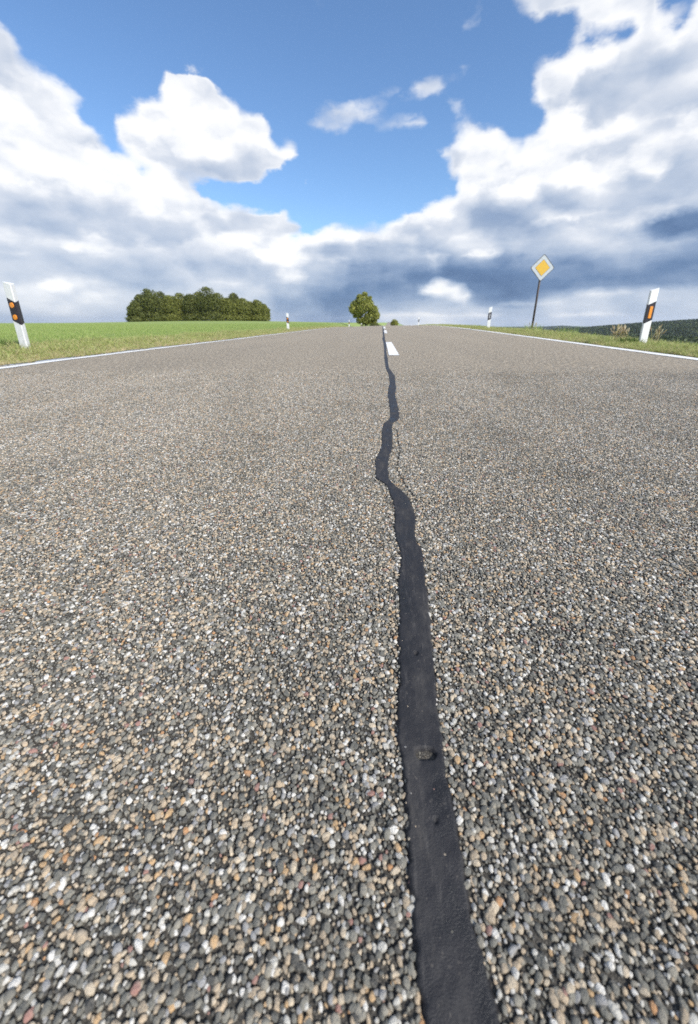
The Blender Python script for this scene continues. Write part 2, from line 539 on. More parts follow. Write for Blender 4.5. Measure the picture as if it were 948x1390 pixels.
def terrain(X, Y):
    X = np.asarray(X, float); Y = np.asarray(Y, float)
    r = np.hypot(X, Y)
    zl_e = road_z(xl_edge(Y), Y); zr_e = road_z(xr_edge(Y), Y)
    dl = xl_edge(Y) - X; dr = X - xr_edge(Y)
    # left: a level meadow that hardly falls away
    field = .16 - .0031 * r + .9 * np.exp(-(((X + 58) / 38) ** 2 + ((Y - 150) / 40) ** 2)) + .03 * fbm2(X, Y, .25, 1) * smooth(dl / 12)
    blendw = np.clip(1.6 + .07 * Y, 1.5, 9)
    zl = zl_e - .015 + (field - zl_e + .015) * smooth(dl / blendw - .05) ** 1
    # right: a narrow grassy shoulder, then the slope rolls off to the valley
    d1 = np.clip(dr - .9, 0, None)
    roll = .047 * d1 ** 2
    roll = np.where(d1 > 4, .047 * 16 + .376 * (d1 - 4), roll)
    zr = zr_e - .02 - .02 * np.clip(dr, 0, 1e9) * np.exp(-np.clip(dr, 0, 30) / 8) - roll + .02 * fbm2(X, Y, 1.1, 2) * smooth(dr / 2)
    az = np.arctan2(X, Y)
    valley = np.interp(r, [0, 520, 620, 1e5], [-27, -27, -46, -46])
    valley = valley + (np.interp(az, [.40, .52], [-34, 0]))
    # near wooded hill, rising to the right
    ridge = np.interp(az, [.30, .386, .435, .464, .497, .534, .572, .62, .80, 1.2, 2.5], [-60, -34, -31, -28, -23.5, -19, -15.5, -10, -3, 4, 0])
    hill = valley + (ridge - valley) * smooth((r - 560) / 600) * np.interp(az, [.05, .2, 2.2, 2.9], [0, 1, 1, 0])
    far = np.interp(az, [-.2, .1, .2, .247, .305, .356, .372, .399, .435, .464, .6, 1, 2.5], [-110, -100, -84, -73, -71, -69, -65, -58, -66, -72, -70, -60, -80])
    hill2 = -110 + (far + 110) * smooth((r - 2200) / 1200)
    rr_ = smooth((r - 1500) / 600)
    vz = hill * (1 - rr_) + (-110) * rr_
    vz = np.maximum(vz, hill2)
    vz = vz + 1.5 * fbm2(X, Y, .012, 3)
    zr = np.maximum(zr, vz)
    return np.where(dl > 0, zl, np.where(dr > 0, zr, road_z(X, Y)))


# ------------------------------------------------------------------ aggregate colours
AGG = [(0.0, lin(66, 67, 66)), (.07, lin(96, 97, 93)), (.20, lin(116, 115, 108)), (.33, lin(132, 130, 121)), (.44, lin(152, 147, 135)),
       (.53, lin(178, 161, 138)), (.63, lin(198, 177, 150)), (.71, lin(212, 195, 170)), (.765, lin(200, 165, 122)), (.79, lin(190, 142, 98)),
       (.80, lin(164, 122, 112)), (.81, lin(158, 158, 159)), (.875, lin(206, 203, 195)), (.945, lin(228, 225, 219)), (1.0, lin(246, 244, 240))]


def b_stone(T, bs):
    rnd = T.node('ShaderNodeObjectInfo').outputs['Random']
    c = T.ramp(rnd, AGG, 'CONSTANT')
    pc = T.node('ShaderNodeTexCoord').outputs['Object']
    n = T.noise(pc, 1.6, 5, .65)
    n2 = T.noise(pc, .6, 3, .5)
    c = T.mix(T.mapr(n, .35, .7, .0, .5), c, (.22, .20, .17))
    c = T.mix(T.mapr(n2, .45, .75, 0, .35), c, (.5, .45, .38))
    # bitumen still clings to the lower flanks of each chip
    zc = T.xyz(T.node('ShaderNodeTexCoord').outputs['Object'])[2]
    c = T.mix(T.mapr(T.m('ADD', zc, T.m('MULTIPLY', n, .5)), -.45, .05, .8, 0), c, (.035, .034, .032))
    loc = T.node('ShaderNodeObjectInfo').outputs['Location']
    big = T.noise(T.vm('MULTIPLY', loc, (1, .45, 0)), 2.6, 4, .6)
    c = T.mix(1.0, c, T.ramp(big, [(.32, (.97, .965, .935)), (.5, (1.13, 1.12, 1.085)), (.68, (1.25, 1.24, 1.21))]), 'MULTIPLY')
    T.put(bs.inputs['Base Color'], c); bs.inputs['Roughness'].default_value = .60
    bs.inputs['Specular IOR Level'].default_value = .33
    bump(T, bs, n, .5, .25)


M_stone = mat('aggregate_stone', b_stone)


def b_road(T, bs):
    pc = T.node('ShaderNodeTexCoord').outputs['Object']
    x, y, z = T.xyz(pc)
    p2 = T.comb(x, y, 0)
    warp = T.vm('SCALE', T.vm('SUBTRACT', T.noise(p2, 300, 2, .5, out='Color'), (.5, .5, .5)), None, .003)
    pv = T.vm('ADD', p2, warp)
    v = T.node('ShaderNodeTexVoronoi', feature='F1', voronoi_dimensions='2D')
    T.put(v.inputs['Vector'], pv); T.put(v.inputs['Scale'], 165.0)
    vc = T.node('ShaderNodeSeparateColor'); T.put(vc.inputs[0], v.outputs['Color'])
    c = T.ramp(vc.outputs[0], AGG, 'CONSTANT')
    c = T.mix(T.m('MULTIPLY', vc.outputs[1], .35), c, (.22, .20, .17))
    gap = T.mapr(v.outputs['Distance'], .42, .62)
    c = T.mix(T.m('MULTIPLY', gap, T.mapr(y, NEAR_Y - .5, 9, 1.0, .72)), c, (.03, .03, .03))  # gaps painted darker nearby, like the shaded gaps between built chips
    c = T.mix(T.mapr(y, NEAR_Y - .5, 8, .13, 0), c, (.10, .09, .08))  # nearer road darkened in colour, imitating the chips' shadows on each other
    # dusty bleaching and traffic polish, in long streaks
    st = T.noise(T.vm('MULTIPLY', p2, (1.3, .18, 1)), 1.0, 4, .6)
    blot = T.noise(p2, 2.2, 4, .6)
    c = T.mix(T.mapr(st, .3, .7, .08, .26), c, (.56, .485, .385))
    c = T.mix(T.mapr(blot, .5, .75, 0, .2), c, (.24, .225, .20))
    gr = T.noise(T.vm('MULTIPLY', p2, (1, .5, 1)), 42, 3, .7)
    gr2 = T.noise(T.vm('MULTIPLY', p2, (1, .22, 1)), 75, 3, .75)
    gr = T.m('ADD', T.m('MULTIPLY', gr, .45), T.m('MULTIPLY', gr2, .55))
    fade = T.mapr(y, NEAR_Y - 1.4, NEAR_Y - .2, 0, 1)
    c = T.mix(T.m('MULTIPLY', fade, T.mapr(gr, .50, .60, 0, .62)), c, (.66, .58, .46))
    c = T.mix(T.m('MULTIPLY', fade, T.mapr(gr, .40, .50, .70, 0)), c, (.19, .17, .145))
    # where the chips are built as stones only the dark binder lies between them
    halfw = T.m('MULTIPLY_ADD', y, 1.0, .40)
    zone = T.m('MULTIPLY', T.mapr(T.m('ADD', y, T.m('MULTIPLY', T.noise(p2, 3, 4, .6), .6)), NEAR_Y - 1.5, NEAR_Y - .5, 1, 0), T.mapr(T.m('SUBTRACT', T.m('ABSOLUTE', x), halfw), -.08, 0, 1, 0))
    zone = T.m('MULTIPLY', zone, T.mapr(y, -.35, -.28))
    grit = T.noise(p2, 900, 3, .7)
    bc = T.ramp(grit, [(.38, (.030, .029, .028)), (.52, (.060, .058, .054)), (.60, (.15, .14, .125)), (.72, (.30, .275, .24))])
    c = T.mix(zone, c, bc)
    c = T.mix(1.0, c, (.90, .875, .825), 'MULTIPLY')
    T.put(bs.inputs['Base Color'], c); bs.inputs['Roughness'].default_value = .85
    bs.inputs['Specular IOR Level'].default_value = .18
    h = T.m('MULTIPLY', T.m('SUBTRACT', .6, v.outputs['Distance']), T.m('SUBTRACT', 1.0, zone))
    bump(T, bs, h, .55, .004)


NEAR_Y = 3.7
M_road = mat('asphalt', b_road)

# road sheet, finer where it is close
ys = np.concatenate([np.arange(-30, -1, 1.0), np.arange(-1, 6, .1), np.arange(6, 30, .5), np.arange(30, 90, 1.5), np.arange(90, 320, 8)])
us = np.concatenate([np.linspace(0, .46, 16), np.linspace(.48, .56, 9), np.linspace(.58, 1, 14)])
P = np.zeros((len(ys), len(us), 3))
for i, y in enumerate(ys):
    xa, xb = float(xl_edge(y)), float(xr_edge(y))
    X = xa + (xb - xa) * us
    P[i, :, 0] = X; P[i, :, 1] = y
    P[i, :, 2] = road_z(X, y) - .0033 * smooth((NEAR_Y - .1 - y) / 1.0) * smooth((y + .9) / .5)
    P[i, 0, 2] -= .05; P[i, -1, 2] -= .05
road = grid_obj('road', P, M_road)
tag(road, kind='structure')

# ------------------------------------------------------------------ crack seal (bitumen band)
SEAL = [(-.6, .020, .075), (-.2, .030, .082), (0.05, .0375, .0866), (.1, .0373, .0864), (.127, .0340, .0846), (.152, .0344, .0792), (.187, .0345, .0794), (.213, .0346, .0780),
        (.237, .0329, .0767), (.2785, .0294, .0783), (.3206, .0320, .0768), (.3717, .0355, .0814), (.4347, .0383, .0846), (.515, .0408, .0885),
        (.5963, .0482, .0913), (.6322, .0486, .0919), (.6575, .0442, .0845), (.6996, .0399, .0844), (.7629, .0459, .0922), (.8361, .0418, .0849),
        (.869, .0375, .0792), (.9212, .0303, .0556), (.9696, .0028, .0380), (1.0238, -.0007, .0383), (1.0947, -.0014, .0399),
        (1.1475, .0025, .0433), (1.2046, .0140, .0541), (1.301, .0192, .0597), (1.391, .0197, .0616), (1.494, .0222, .0626), (1.55, .0294, .0663),
        (1.611, .0484, .0912), (1.6625, .0573, .0998), (1.806, .0599, .1024), (1.992, .0582, .1027), (2.173, .0561, .1003), (2.414, .0660, .1162),
        (2.583, .0781, .1183), (2.923, .0810, .1262), (3.126, .0742, .1139), (3.359, .0635, .0969), (3.748, .0624, .0962), (4.158, .0611, .1029),
        (4.762, .0680, .1003), (5.996, .0758, .1184), (7.334, .0769, .1287), (8.116, .0652, .1267), (9.08, .0923, .1354), (12.74, .1135, .1648),
        (16.95, .1476, .2007), (23.4, .1963, .2529), (40, .22, .27), (60, .30, .35)]
SY = np.array([s[0] for s in SEAL]); SA = np.array([s[1] for s in SEAL]); SB = np.array([s[2] for s in SEAL])


def wob(y, s, seed):
    return (np.sin(y * s + seed) + .6 * np.sin(y * s * 2.3 + seed * 2.1) + .45 * np.sin(y * s * 4.9 + seed * 3.7) + .3 * np.sin(y * s * 9.7 + seed)) / 2.35


def seal_l(y): return np.interp(y, SY, SA) + .0019 * wob(y, 55, 1.0) + .0017 * wob(y, 240, 2.0)
def seal_r(y): return np.interp(y, SY, SB) + .0014 * wob(y, 48, 4.0) + .0011 * wob(y, 260, 5.0)


def b_seal(T, bs):
    pc = T.node('ShaderNodeTexCoord').outputs['Object']
    n = T.noise(pc, 60, 5, .6); n2 = T.noise(T.vm('MULTIPLY', pc, (1, .45, 1)), 35, 6, .65); n3 = T.noise(pc, 900, 3, .6)
    c = T.ramp(n2, [(.30, (.012, .012, .013)), (.50, (.021, .020, .022)), (.62, (.038, .036, .036)), (.76, (.095, .085, .075))])
    dust = T.mapr(T.vor(pc, 260, 'F1'), .05, .30, 1, 0)
    scuff = T.noise(T.vm('MULTIPLY', pc, (1, .12, 1)), 160, 4, .7)
    c = T.mix(T.m('MULTIPLY', dust, T.mapr(n, .5, .62, 0, .5)), c, (.20, .175, .145))
    T.put(bs.inputs['Base Color'], c)
    c = T.mix(T.m('MULTIPLY', T.mapr(scuff, .56, .70), .35), c, (.12, .11, .10))
    T.put(bs.inputs['Base Color'], c)
    T.put(bs.inputs['Roughness'], T.mapr(n2, .35, .65, .36, .80))
    bs.inputs['Specular IOR Level'].default_value = .38
    bump(T, bs, T.m('ADD', T.m('MULTIPLY', n, 1.0), T.m('MULTIPLY', n3, .45)), .8, .0022)


M_seal = mat('bitumen_seal', b_seal)
sy = np.concatenate([np.arange(-.6, 0, .02), np.arange(0, .7, .0016), np.arange(.7, 1.8, .004), np.arange(1.8, 5, .02), np.arange(5, 60, .25)])
NU = 34
u = np.linspace(0, 1, NU)
P = np.zeros((len(sy), NU, 3))
HOLE = (.0575, .2605)
for i, y in enumerate(sy):
    a, b = float(seal_l(y)), float(seal_r(y))
    X = a + (b - a) * u
    e = np.minimum(u, 1 - u) * (b - a)
    z = road_z(X, y) - .0030 + .0046 * smooth(e / .0035)
    if y < 2:
        z = z + .0005 * fbm2(X, y + 0 * X, 260, 5) + .0005 * fbm2(X, y + 0 * X, 90, 6)
        q = ((X - HOLE[0]) / .0105) ** 2 + ((y - HOLE[1]) / .0060) ** 2 + .35 * fbm2(X, y + 0 * X, 500, 8)
        z = z - .0080 * smooth((1.3 - q) * 1.2)
        q = ((X - .0585) / .003) ** 2 + ((y - .385) / .0035) ** 2
        z = z - .0025 * smooth(1.3 - q)
        q = ((X - .0600) / .0022) ** 2 + ((y - .205) / .003) ** 2
        z = z - .002 * smooth(1.3 - q)
    P[i, :, 0] = X; P[i, :, 1] = y; P[i, :, 2] = z
seal = grid_obj('crack_seal', P, M_seal)
tag(seal, kind='structure')

# ------------------------------------------------------------------ painted markings


def b_paint(T, bs):
    pc = T.node('ShaderNodeTexCoord').outputs['Object']
    x, y, z = T.xyz(pc)
    p2 = T.comb(x, y, 0)
    d = T.vor(p2, 165.0, 'F1', dims='2D')
    n = T.noise(p2, 9, 5, .65)
    wear = T.m('MULTIPLY', T.mapr(d, .45, .62), T.mapr(n, .42, .66, .12, .85))
    c = T.mix(T.mapr(n, .3, .7, 0, .25), (.80, .80, .785), (.62, .60, .565))
    c = T.mix(wear, c, (.20, .19, .17))
    T.put(bs.inputs['Base Color'], c); bs.inputs['Roughness'].default_value = .75
    bs.inputs['Specular IOR Level'].default_value = .2
    bump(T, bs, T.m('SUBTRACT', .6, d), .4, .003)


M_paint = mat('road_paint', b_paint)


def stripe(name, fa, fb, y0, y1, step, nx=3, off=.004):
    yy = np.linspace(y0, y1, max(2, int((y1 - y0) / step) + 1))
    P = np.zeros((len(yy), nx, 3))
    for i, y in enumerate(yy):
        X = np.linspace(float(fa(y)), float(fb(y)), nx)
        P[i, :, 0] = X; P[i, :, 1] = y; P[i, :, 2] = road_z(X, y) + off
    return tag(grid_obj(name, P, M_paint), kind='structure')


stripe('edge_line', lambda y: xl_line(y) - .066 + .004 * math.sin(y * 9), lambda y: xl_line(y) + .066 + .004 * math.sin(y * 7.3), -20, 75, .12)
stripe('edge_line', lambda y: xr_line(y) - .07 + .004 * math.sin(y * 8), lambda y: xr_line(y) + .07 + .004 * math.sin(y * 6.1), -20, 75, .12)
for (y0, y1) in ((-8.2, -4.2), (4.52, 6.98), (11.2, 14.3), (17.0, 22.5), (29.5, 34), (41, 45)):
    stripe('centre_dash', lambda y: np.interp(y, [4, 7, 12, 22, 45], [.118, .123, .158, .225, .30]), lambda y: np.interp(y, [4, 7, 12, 22, 45], [.236, .219, .235, .32, .42]), y0, y1, .1)

# ------------------------------------------------------------------ loose-looking chips: the exposed aggregate
def stone_mesh(k):
    bm = bmesh.new()
    bmesh.ops.create_icosphere(bm, subdivisions=2, radius=1)
    r = random.Random(100 + k)
    planes = [(Vector((r.gauss(0, 1), r.gauss(0, 1), r.gauss(0, .8))).normalized(), r.uniform(.52, .84)) for _ in range(13)]
    planes.append((Vector((r.uniform(-.25, .25), r.uniform(-.25, .25), 1)).normalized(), r.uniform(.42, .56)))
    sx, sy_ = r.uniform(.8, 1.15), r.uniform(.72, 1.0)
    for v in bm.verts:
        d = v.co.normalized()
        t = 1.0
        for n, q in planes:
            c = d.dot(n)
            if c > 1e-3: t = min(t, q / c)
        t = t + .05 * mnoise.noise(d * 2.2 + Vector((k * 7, 0, 0)))
        v.co = Vector((d.x * t * sx, d.y * t * sy_, d.z * t))
    for _ in range(1):
        bmesh.ops.smooth_vert(bm, verts=bm.verts, factor=.18, use_axis_x=True, use_axis_y=True, use_axis_z=True)
    me = bpy.data.meshes.new('stone_shape'); bm.to_mesh(me); bm.free()
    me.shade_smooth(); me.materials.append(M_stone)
    return me


def scatter(name, pts, rots, scls, meshes, idx, label=None, kind='stuff'):
    """instance `meshes` on a cloud of points with geometry nodes; one object"""
    src = bpy.data.collections.new(name + '_shapes')
    objs = []
    for k, me in enumerate(meshes):
        o = bpy.data.objects.new('%s_shape_%02d' % (name, k), me); src.objects.link(o); objs.append(o)
    me = bpy.data.meshes.new(name)
    n = len(pts)
    me.vertices.add(n)
    me.vertices.foreach_set('co', np.asarray(pts, np.float32).reshape(-1))
    for nm, arr, typ in (('rot', rots, 'FLOAT_VECTOR'), ('scl', scls, 'FLOAT_VECTOR')):
        a = me.attributes.new(nm, typ, 'POINT'); a.data.foreach_set('vector', np.asarray(arr, np.float32).reshape(-1))
    a = me.attributes.new('pick', 'INT', 'POINT'); a.data.foreach_set('value', np.asarray(idx, np.int32))
    o = bpy.data.objects.new(name, me); COL.objects.link(o)
    ng = bpy.data.node_groups.new(name, 'GeometryNodeTree')
    ng.interface.new_socket('Geometry', in_out='INPUT', socket_type='NodeSocketGeometry')
    ng.interface.new_socket('Geometry', in_out='OUTPUT', socket_type='NodeSocketGeometry')
    gi = ng.nodes.new('NodeGroupInput'); go = ng.nodes.new('NodeGroupOutput')
    m2p = ng.nodes.new('GeometryNodeMeshToPoints')
    iop = ng.nodes.new('GeometryNodeInstanceOnPoints')
    ci = ng.nodes.new('GeometryNodeCollectionInfo')
    ci.inputs['Collection'].default_value = src
    ci.inputs['Separate Children'].default_value = True
    ci.inputs['Reset Children'].default_value = True

    def attr(nm, typ):
        q = ng.nodes.new('GeometryNodeInputNamedAttribute'); q.data_type = typ; q.inputs['Name'].default_value = nm
        return q.outputs['Attribute']
    L = ng.links
    L.new(gi.outputs[0], m2p.inputs[0]); L.new(m2p.outputs[0], iop.inputs['Points'])
    L.new(ci.outputs[0], iop.inputs['Instance'])
    iop.inputs['Pick Instance'].default_value = True
    L.new(attr('pick', 'INT'), iop.inputs['Instance Index'])
    L.new(attr('rot', 'FLOAT_VECTOR'), iop.inputs['Rotation'])
    L.new(attr('scl', 'FLOAT_VECTOR'), iop.inputs['Scale'])
    L.new(iop.outputs[0], go.inputs[0])
    md = o.modifiers.new('scatter', 'NODES'); md.node_group = ng
    o['kind'] = kind
    if label: o['label'] = label
    return o


CRACK = np.array([(.036, 1.55), (.079, 1.45), (.075, 1.33), (.078, 1.22), (.068, 1.12), (.062, 1.05), (.069, .99), (.079, .93), (.092, .88), (.099, .83)])


def seg_dist(px, py, pts):
    best = np.full(px.shape, 1e9)
    for (x0, y0), (x1, y1) in zip(pts[:-1], pts[1:]):
        ddx, ddy = x1 - x0, y1 - y0
        t = np.clip(((px - x0) * ddx + (py - y0) * ddy) / (ddx * ddx + ddy * ddy), 0, 1)
        best = np.minimum(best, np.hypot(px - x0 - t * ddx, py - y0 - t * ddy))
    return best


SP = .0037
gy_ = [-.32]
while gy_[-1] < NEAR_Y: gy_.append(gy_[-1] + .866 * (SP + .0010 * float(smooth((gy_[-1] - .8) / 1.2))))
rows_x, rows_y = [], []
for j, y in enumerate(gy_):
    hw = .40 + max(y, -.1) * 1.0
    sp = SP + .0010 * float(smooth((y - .8) / 1.2))
    x = np.arange(-hw, hw, sp) + (j % 2) * sp / 2
    rows_x.append(x); rows_y.append(np.full(x.shape, y))
px = np.concatenate(rows_x); py = np.concatenate(rows_y)
px = px + rng.uniform(-.5, .5, px.shape) * SP * .9; py = py + rng.uniform(-.5, .5, px.shape) * SP * .9
mg = .0002 + .0042 * rng.random(px.shape) ** 1.6
keep = ~((px > seal_l(py) + mg) & (px < seal_r(py) - mg))
keep &= rng.random(px.shape) < np.interp(py + .25 * fbm2(px, py, 6, 13), [NEAR_Y - 1.0, NEAR_Y - .1], [1, .0])
cd = seg_dist(px, py, CRACK + np.array([0, 0]))
keep &= cd > .0028 + .0016 * np.sin(py * 240)
# tiny lost chips, worn pits
keep &= rng.random(px.shape) < .985
px, py = px[keep], py[keep]
n = len(px)
size = .00226 * np.exp(rng.normal(0, .36, n)) * (1 + .24 * smooth((py - .8) / 1.2))
size = np.clip(size, .0012, .0041)
# now and then a small finer patch
size *= np.where(fbm2(px, py, 14, 4) > .55, .88, 1.0)
pz = road_z(px, py) - .0019 + (size - .0023) * .15 + rng.normal(0, .00035, n)
hollow = fbm2(px, py, 120, 9)
pz -= .0007 * np.clip(hollow, 0, 1)
rots = np.stack([rng.normal(0, .22, n), rng.normal(0, .22, n), rng.uniform(0, 2 * np.pi, n)], -1)
flip_ = rng.random(n) < .0
scl = np.stack([size * rng.uniform(.85, 1.5, n), size * rng.uniform(.82, 1.08, n), size * rng.uniform(.8, 1.05, n)], -1)
stones = [stone_mesh(k) for k in range(14)]
pts = np.stack([px, py, pz], -1)
# chips lying in the pit of the seal
hx = HOLE[0] + rng.normal(-.0045, .0026, 9); hy = HOLE[1] + rng.normal(0, .0026, 9)
hp = np.stack([hx, hy, road_z(hx, hy) - .0052 + rng.uniform(0, .0012, 9)], -1)
hp = hp[hx < HOLE[0] + .0005]
pts = np.concatenate([pts, hp])
# a few chips pressed into the soft seal
gy2 = .10 + 1.7 * rng.random(120) ** 1.3; gu = np.where(rng.random(120) < .5, rng.random(120) ** 2 * .5, 1 - rng.random(120) ** 2 * .5)
gx2 = seal_l(gy2) + (seal_r(gy2) - seal_l(gy2)) * (.04 + .92 * gu)
gp = np.stack([gx2, gy2, road_z(gx2, gy2) + .0007 - rng.uniform(0, .0007, 120)], -1)
rots = np.concatenate([rots, rng.uniform(0, 6, (len(hp), 3))])
scl = np.concatenate([scl, rng.uniform(.0016, .0027, (len(hp), 1)) * np.ones((1, 3))])
pts = np.concatenate([pts, gp]); rots = np.concatenate([rots, rng.uniform(0, 6, (120, 3))])
scl = np.concatenate([scl, rng.uniform(.0008, .0021, (120, 1)) * np.ones((1, 3))])
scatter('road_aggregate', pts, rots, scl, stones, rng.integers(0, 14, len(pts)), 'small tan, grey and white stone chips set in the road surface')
print('chips', len(pts))

#@@REST
# ------------------------------------------------------------------ terrain


def b_field(T, bs):
    pc = T.node('ShaderNodeTexCoord').outputs['Object']
    x, y, z = T.xyz(pc)
    p2 = T.comb(x, y, 0)
    d = T.node('ShaderNodeAttribute', attribute_name='edge').outputs['Fac']
    n1 = T.noise(p2, .35, 4, .6); n2 = T.noise(p2, 9, 5, .7); n3 = T.noise(T.vm('MULTIPLY', p2, (1, .35, 1)), 60, 4, .7)
    rows = T.noise(T.vm('MULTIPLY', p2, (.9, .05, 1)), 1.0, 3, .6)
    g = T.ramp(n2, [(.3, (.150, .215, .055)), (.5, (.235, .310, .090)), (.7, (.320, .385, .135))])
    g = T.mix(T.mapr(rows, .35, .65, 0, .5), g, (.215, .300, .080))
    g = T.mix(T.mapr(n1, .35, .65, .0, .4), g, (.300, .345, .120))
    g = T.mix(T.mapr(n3, .35, .6, .55, 0), g, (.060, .095, .022))
    far = T.mapr(T.vm('LENGTH', p2), 25, 120)
    g = T.mix(T.m('MULTIPLY', far, .5), g, (.290, .360, .120))
    dry = T.ramp(n2, [(.3, (.15, .14, .055)), (.5, (.29, .27, .11)), (.7, (.42, .39, .19))])
    dd = T.m('ADD', d, T.m('MULTIPLY', T.m('SUBTRACT', n2, .5), .6))
    c = T.mix(T.mapr(dd, .25, .95, 1, 0), g, dry)
    soil = T.m('MULTIPLY', T.mapr(dd, .0, .22, 1, 0), .8)
    c = T.mix(soil, c, (.085, .065, .045))
    wood = T.mapr(T.m('ADD', d, T.m('MULTIPLY', n1, 10)), 60, 90)
    T.put(bs.inputs['Base Color'], c); bs.inputs['Roughness'].default_value = .9
    bs.inputs['Specular IOR Level'].default_value = .15
    bump(T, bs, T.m('ADD', n2, T.m('MULTIPLY', n3, .6)), .7, .05)


def b_slope(T, bs):
    pc = T.node('ShaderNodeTexCoord').outputs['Object']
    n1 = T.noise(pc, .006, 4, .6); n2 = T.noise(pc, .25, 5, .7)
    c = T.ramp(n2, [(.3, (.018, .032, .012)), (.5, (.032, .052, .018)), (.7, (.050, .075, .025))])
    T.put(bs.inputs['Base Color'], T.mix(T.mapr(n1, .35, .60, .5, 1), c, (.17, .23, .07)))
    bs.inputs['Roughness'].default_value = .95
    bump(T, bs, n2, 1, 3)


M_field = mat('meadow', b_field)
M_slope = mat('wooded_slope', b_slope)


def geo(a, b, f):
    r = [a]
    while r[-1] < b: r.append(r[-1] * f)
    return np.array(r)


ty = np.concatenate([-geo(30, 3000, 1.35)[::-1], np.arange(-28, -2, 2.), np.arange(-2, 14, .25), np.arange(14, 40, .75), geo(40, 6000, 1.03)])


def land(name, side, ds, m, kind='structure'):
    P = np.zeros((len(ty), len(ds), 3)); E_ = np.zeros((len(ty), len(ds)))
    for i, y in enumerate(ty):
        X = (float(xl_edge(y)) - ds) if side < 0 else (float(xr_edge(y)) + ds)
        P[i, :, 0] = X; P[i, :, 1] = y; P[i, :, 2] = terrain(X, np.full(X.shape, y)); E_[i] = ds
    P[:, 0, 2] = P[:, 0, 2] * 1 + (.004 if ds[0] < .1 else 0)
    o = grid_obj(name, P, m, flip=(side < 0))
    a = o.data.attributes.new('edge', 'FLOAT', 'POINT'); a.data.foreach_set('value', E_.reshape(-1).astype(np.float32))
    return tag(o, kind=kind)


far_rows = np.concatenate([geo(316, 6000, 1.12)])
Pf = np.zeros((len(far_rows), 5, 3))
for i, y in enumerate(far_rows):
    X = np.linspace(float(xl_edge(y)), float(xr_edge(y)), 5)
    Pf[i, :, 0] = X; Pf[i, :, 1] = y; Pf[i, :, 2] = road_z(X, y)
tag(grid_obj('road', Pf, M_road), kind='structure')
dl_ = np.concatenate([[0.001], np.arange(.08, 1.2, .1), np.arange(1.3, 12, .35), geo(12, 5000, 1.07)])
dr_ = np.concatenate([[0.001], np.arange(.06, 1.2, .08), np.arange(1.3, 9, .2), geo(9, 60, 1.06)])
land('meadow', -1, dl_, M_field)
land('grass_shoulder', 1, dr_, M_field)
land('hills', 1, np.concatenate([[dr_[-1]], geo(dr_[-1] * 1.04, 6000, 1.04)]), M_slope)

# ------------------------------------------------------------------ grass


def b_grass(cols, trans=.35):
    def f(T, bs):
        g = T.node('ShaderNodeNewGeometry').outputs['Random Per Island']
        o = T.node('ShaderNodeObjectInfo').outputs['Random']
        t = T.m('FRACT', T.m('ADD', g, T.m('MULTIPLY', o, .37)))
        n = len(cols)
        c = T.ramp(t, [(i / n, k) for i, k in enumerate(cols)], 'LINEAR')
        c = T.mix(T.m('MULTIPLY', o, .25), c, cols[n // 2])
        T.put(bs.inputs['Base Color'], c); bs.inputs['Roughness'].default_value = .6
        bs.inputs['Specular IOR Level'].default_value = .25
        tr = T.node('ShaderNodeBsdfTranslucent'); T.put(tr.inputs[0], c)
        ms_ = T.node('ShaderNodeMixShader'); ms_.inputs[0].default_value = trans
        out = [q for q in T.n if q.type == 'OUTPUT_MATERIAL'][0]
        T.l.new(bs.outputs[0], ms_.inputs[1]); T.l.new(tr.outputs[0], ms_.inputs[2]); T.l.new(ms_.outputs[0], out.inputs[0])
    return f


M_gfield = mat('young_grass', b_grass([(.20, .31, .07), (.30, .41, .11), (.39, .48, .16), (.26, .37, .09), (.48, .50, .21)]))
M_gverge = mat('verge_grass', b_grass([(.22, .32, .07), (.36, .43, .12), (.48, .50, .18), (.62, .56, .31), (.46, .39, .18), (.30, .40, .10)]))
M_gdry = mat('dry_grass', b_grass([(.68, .60, .39), (.60, .49, .27), (.42, .30, .17), (.74, .66, .48), (.56, .50, .23)], .25))
M_gdark = mat('weed_leaves', b_grass([(.045, .10, .02), (.08, .15, .03), (.06, .12, .02), (.13, .20, .05)]))


def tuft_mesh(name, m, nb, h, spread, lean, w, seed):
    r = random.Random(seed)
    vs, fs = [], []
    for _ in range(nb):
        a = r.uniform(0, 6.283); q = spread * math.sqrt(r.random())
        x0, y0 = q * math.cos(a), q * math.sin(a)
        b = r.uniform(0, 6.283); hh = h * r.uniform(.5, 1.0); ln = lean * r.uniform(.2, 1) * hh
        ux, uy = math.cos(b), math.sin(b); ww = w * r.uniform(.6, 1.2)
        c = r.uniform(0, 6.283); px_, py_ = math.cos(c) * ww / 2, math.sin(c) * ww / 2
        i = len(vs)
        for t, k in ((0, 1.0), (.4, .95), (.75, .6)):
            cx_, cy_ = x0 + ux * ln * t * t, y0 + uy * ln * t * t
            z = hh * (t - .18 * lean * t * t)
            vs += [(cx_ - px_ * k, cy_ - py_ * k, z), (cx_ + px_ * k, cy_ + py_ * k, z)]
        vs.append((x0 + ux * ln, y0 + uy * ln, hh * (1 - .2 * lean)))
        fs += [(i, i + 1, i + 3, i + 2), (i + 2, i + 3, i + 5, i + 4), (i + 4, i + 5, i + 6)]
    me = bpy.data.meshes.new(name); me.from_pydata(vs, [], fs); me.materials.append(m); me.update()
    return me


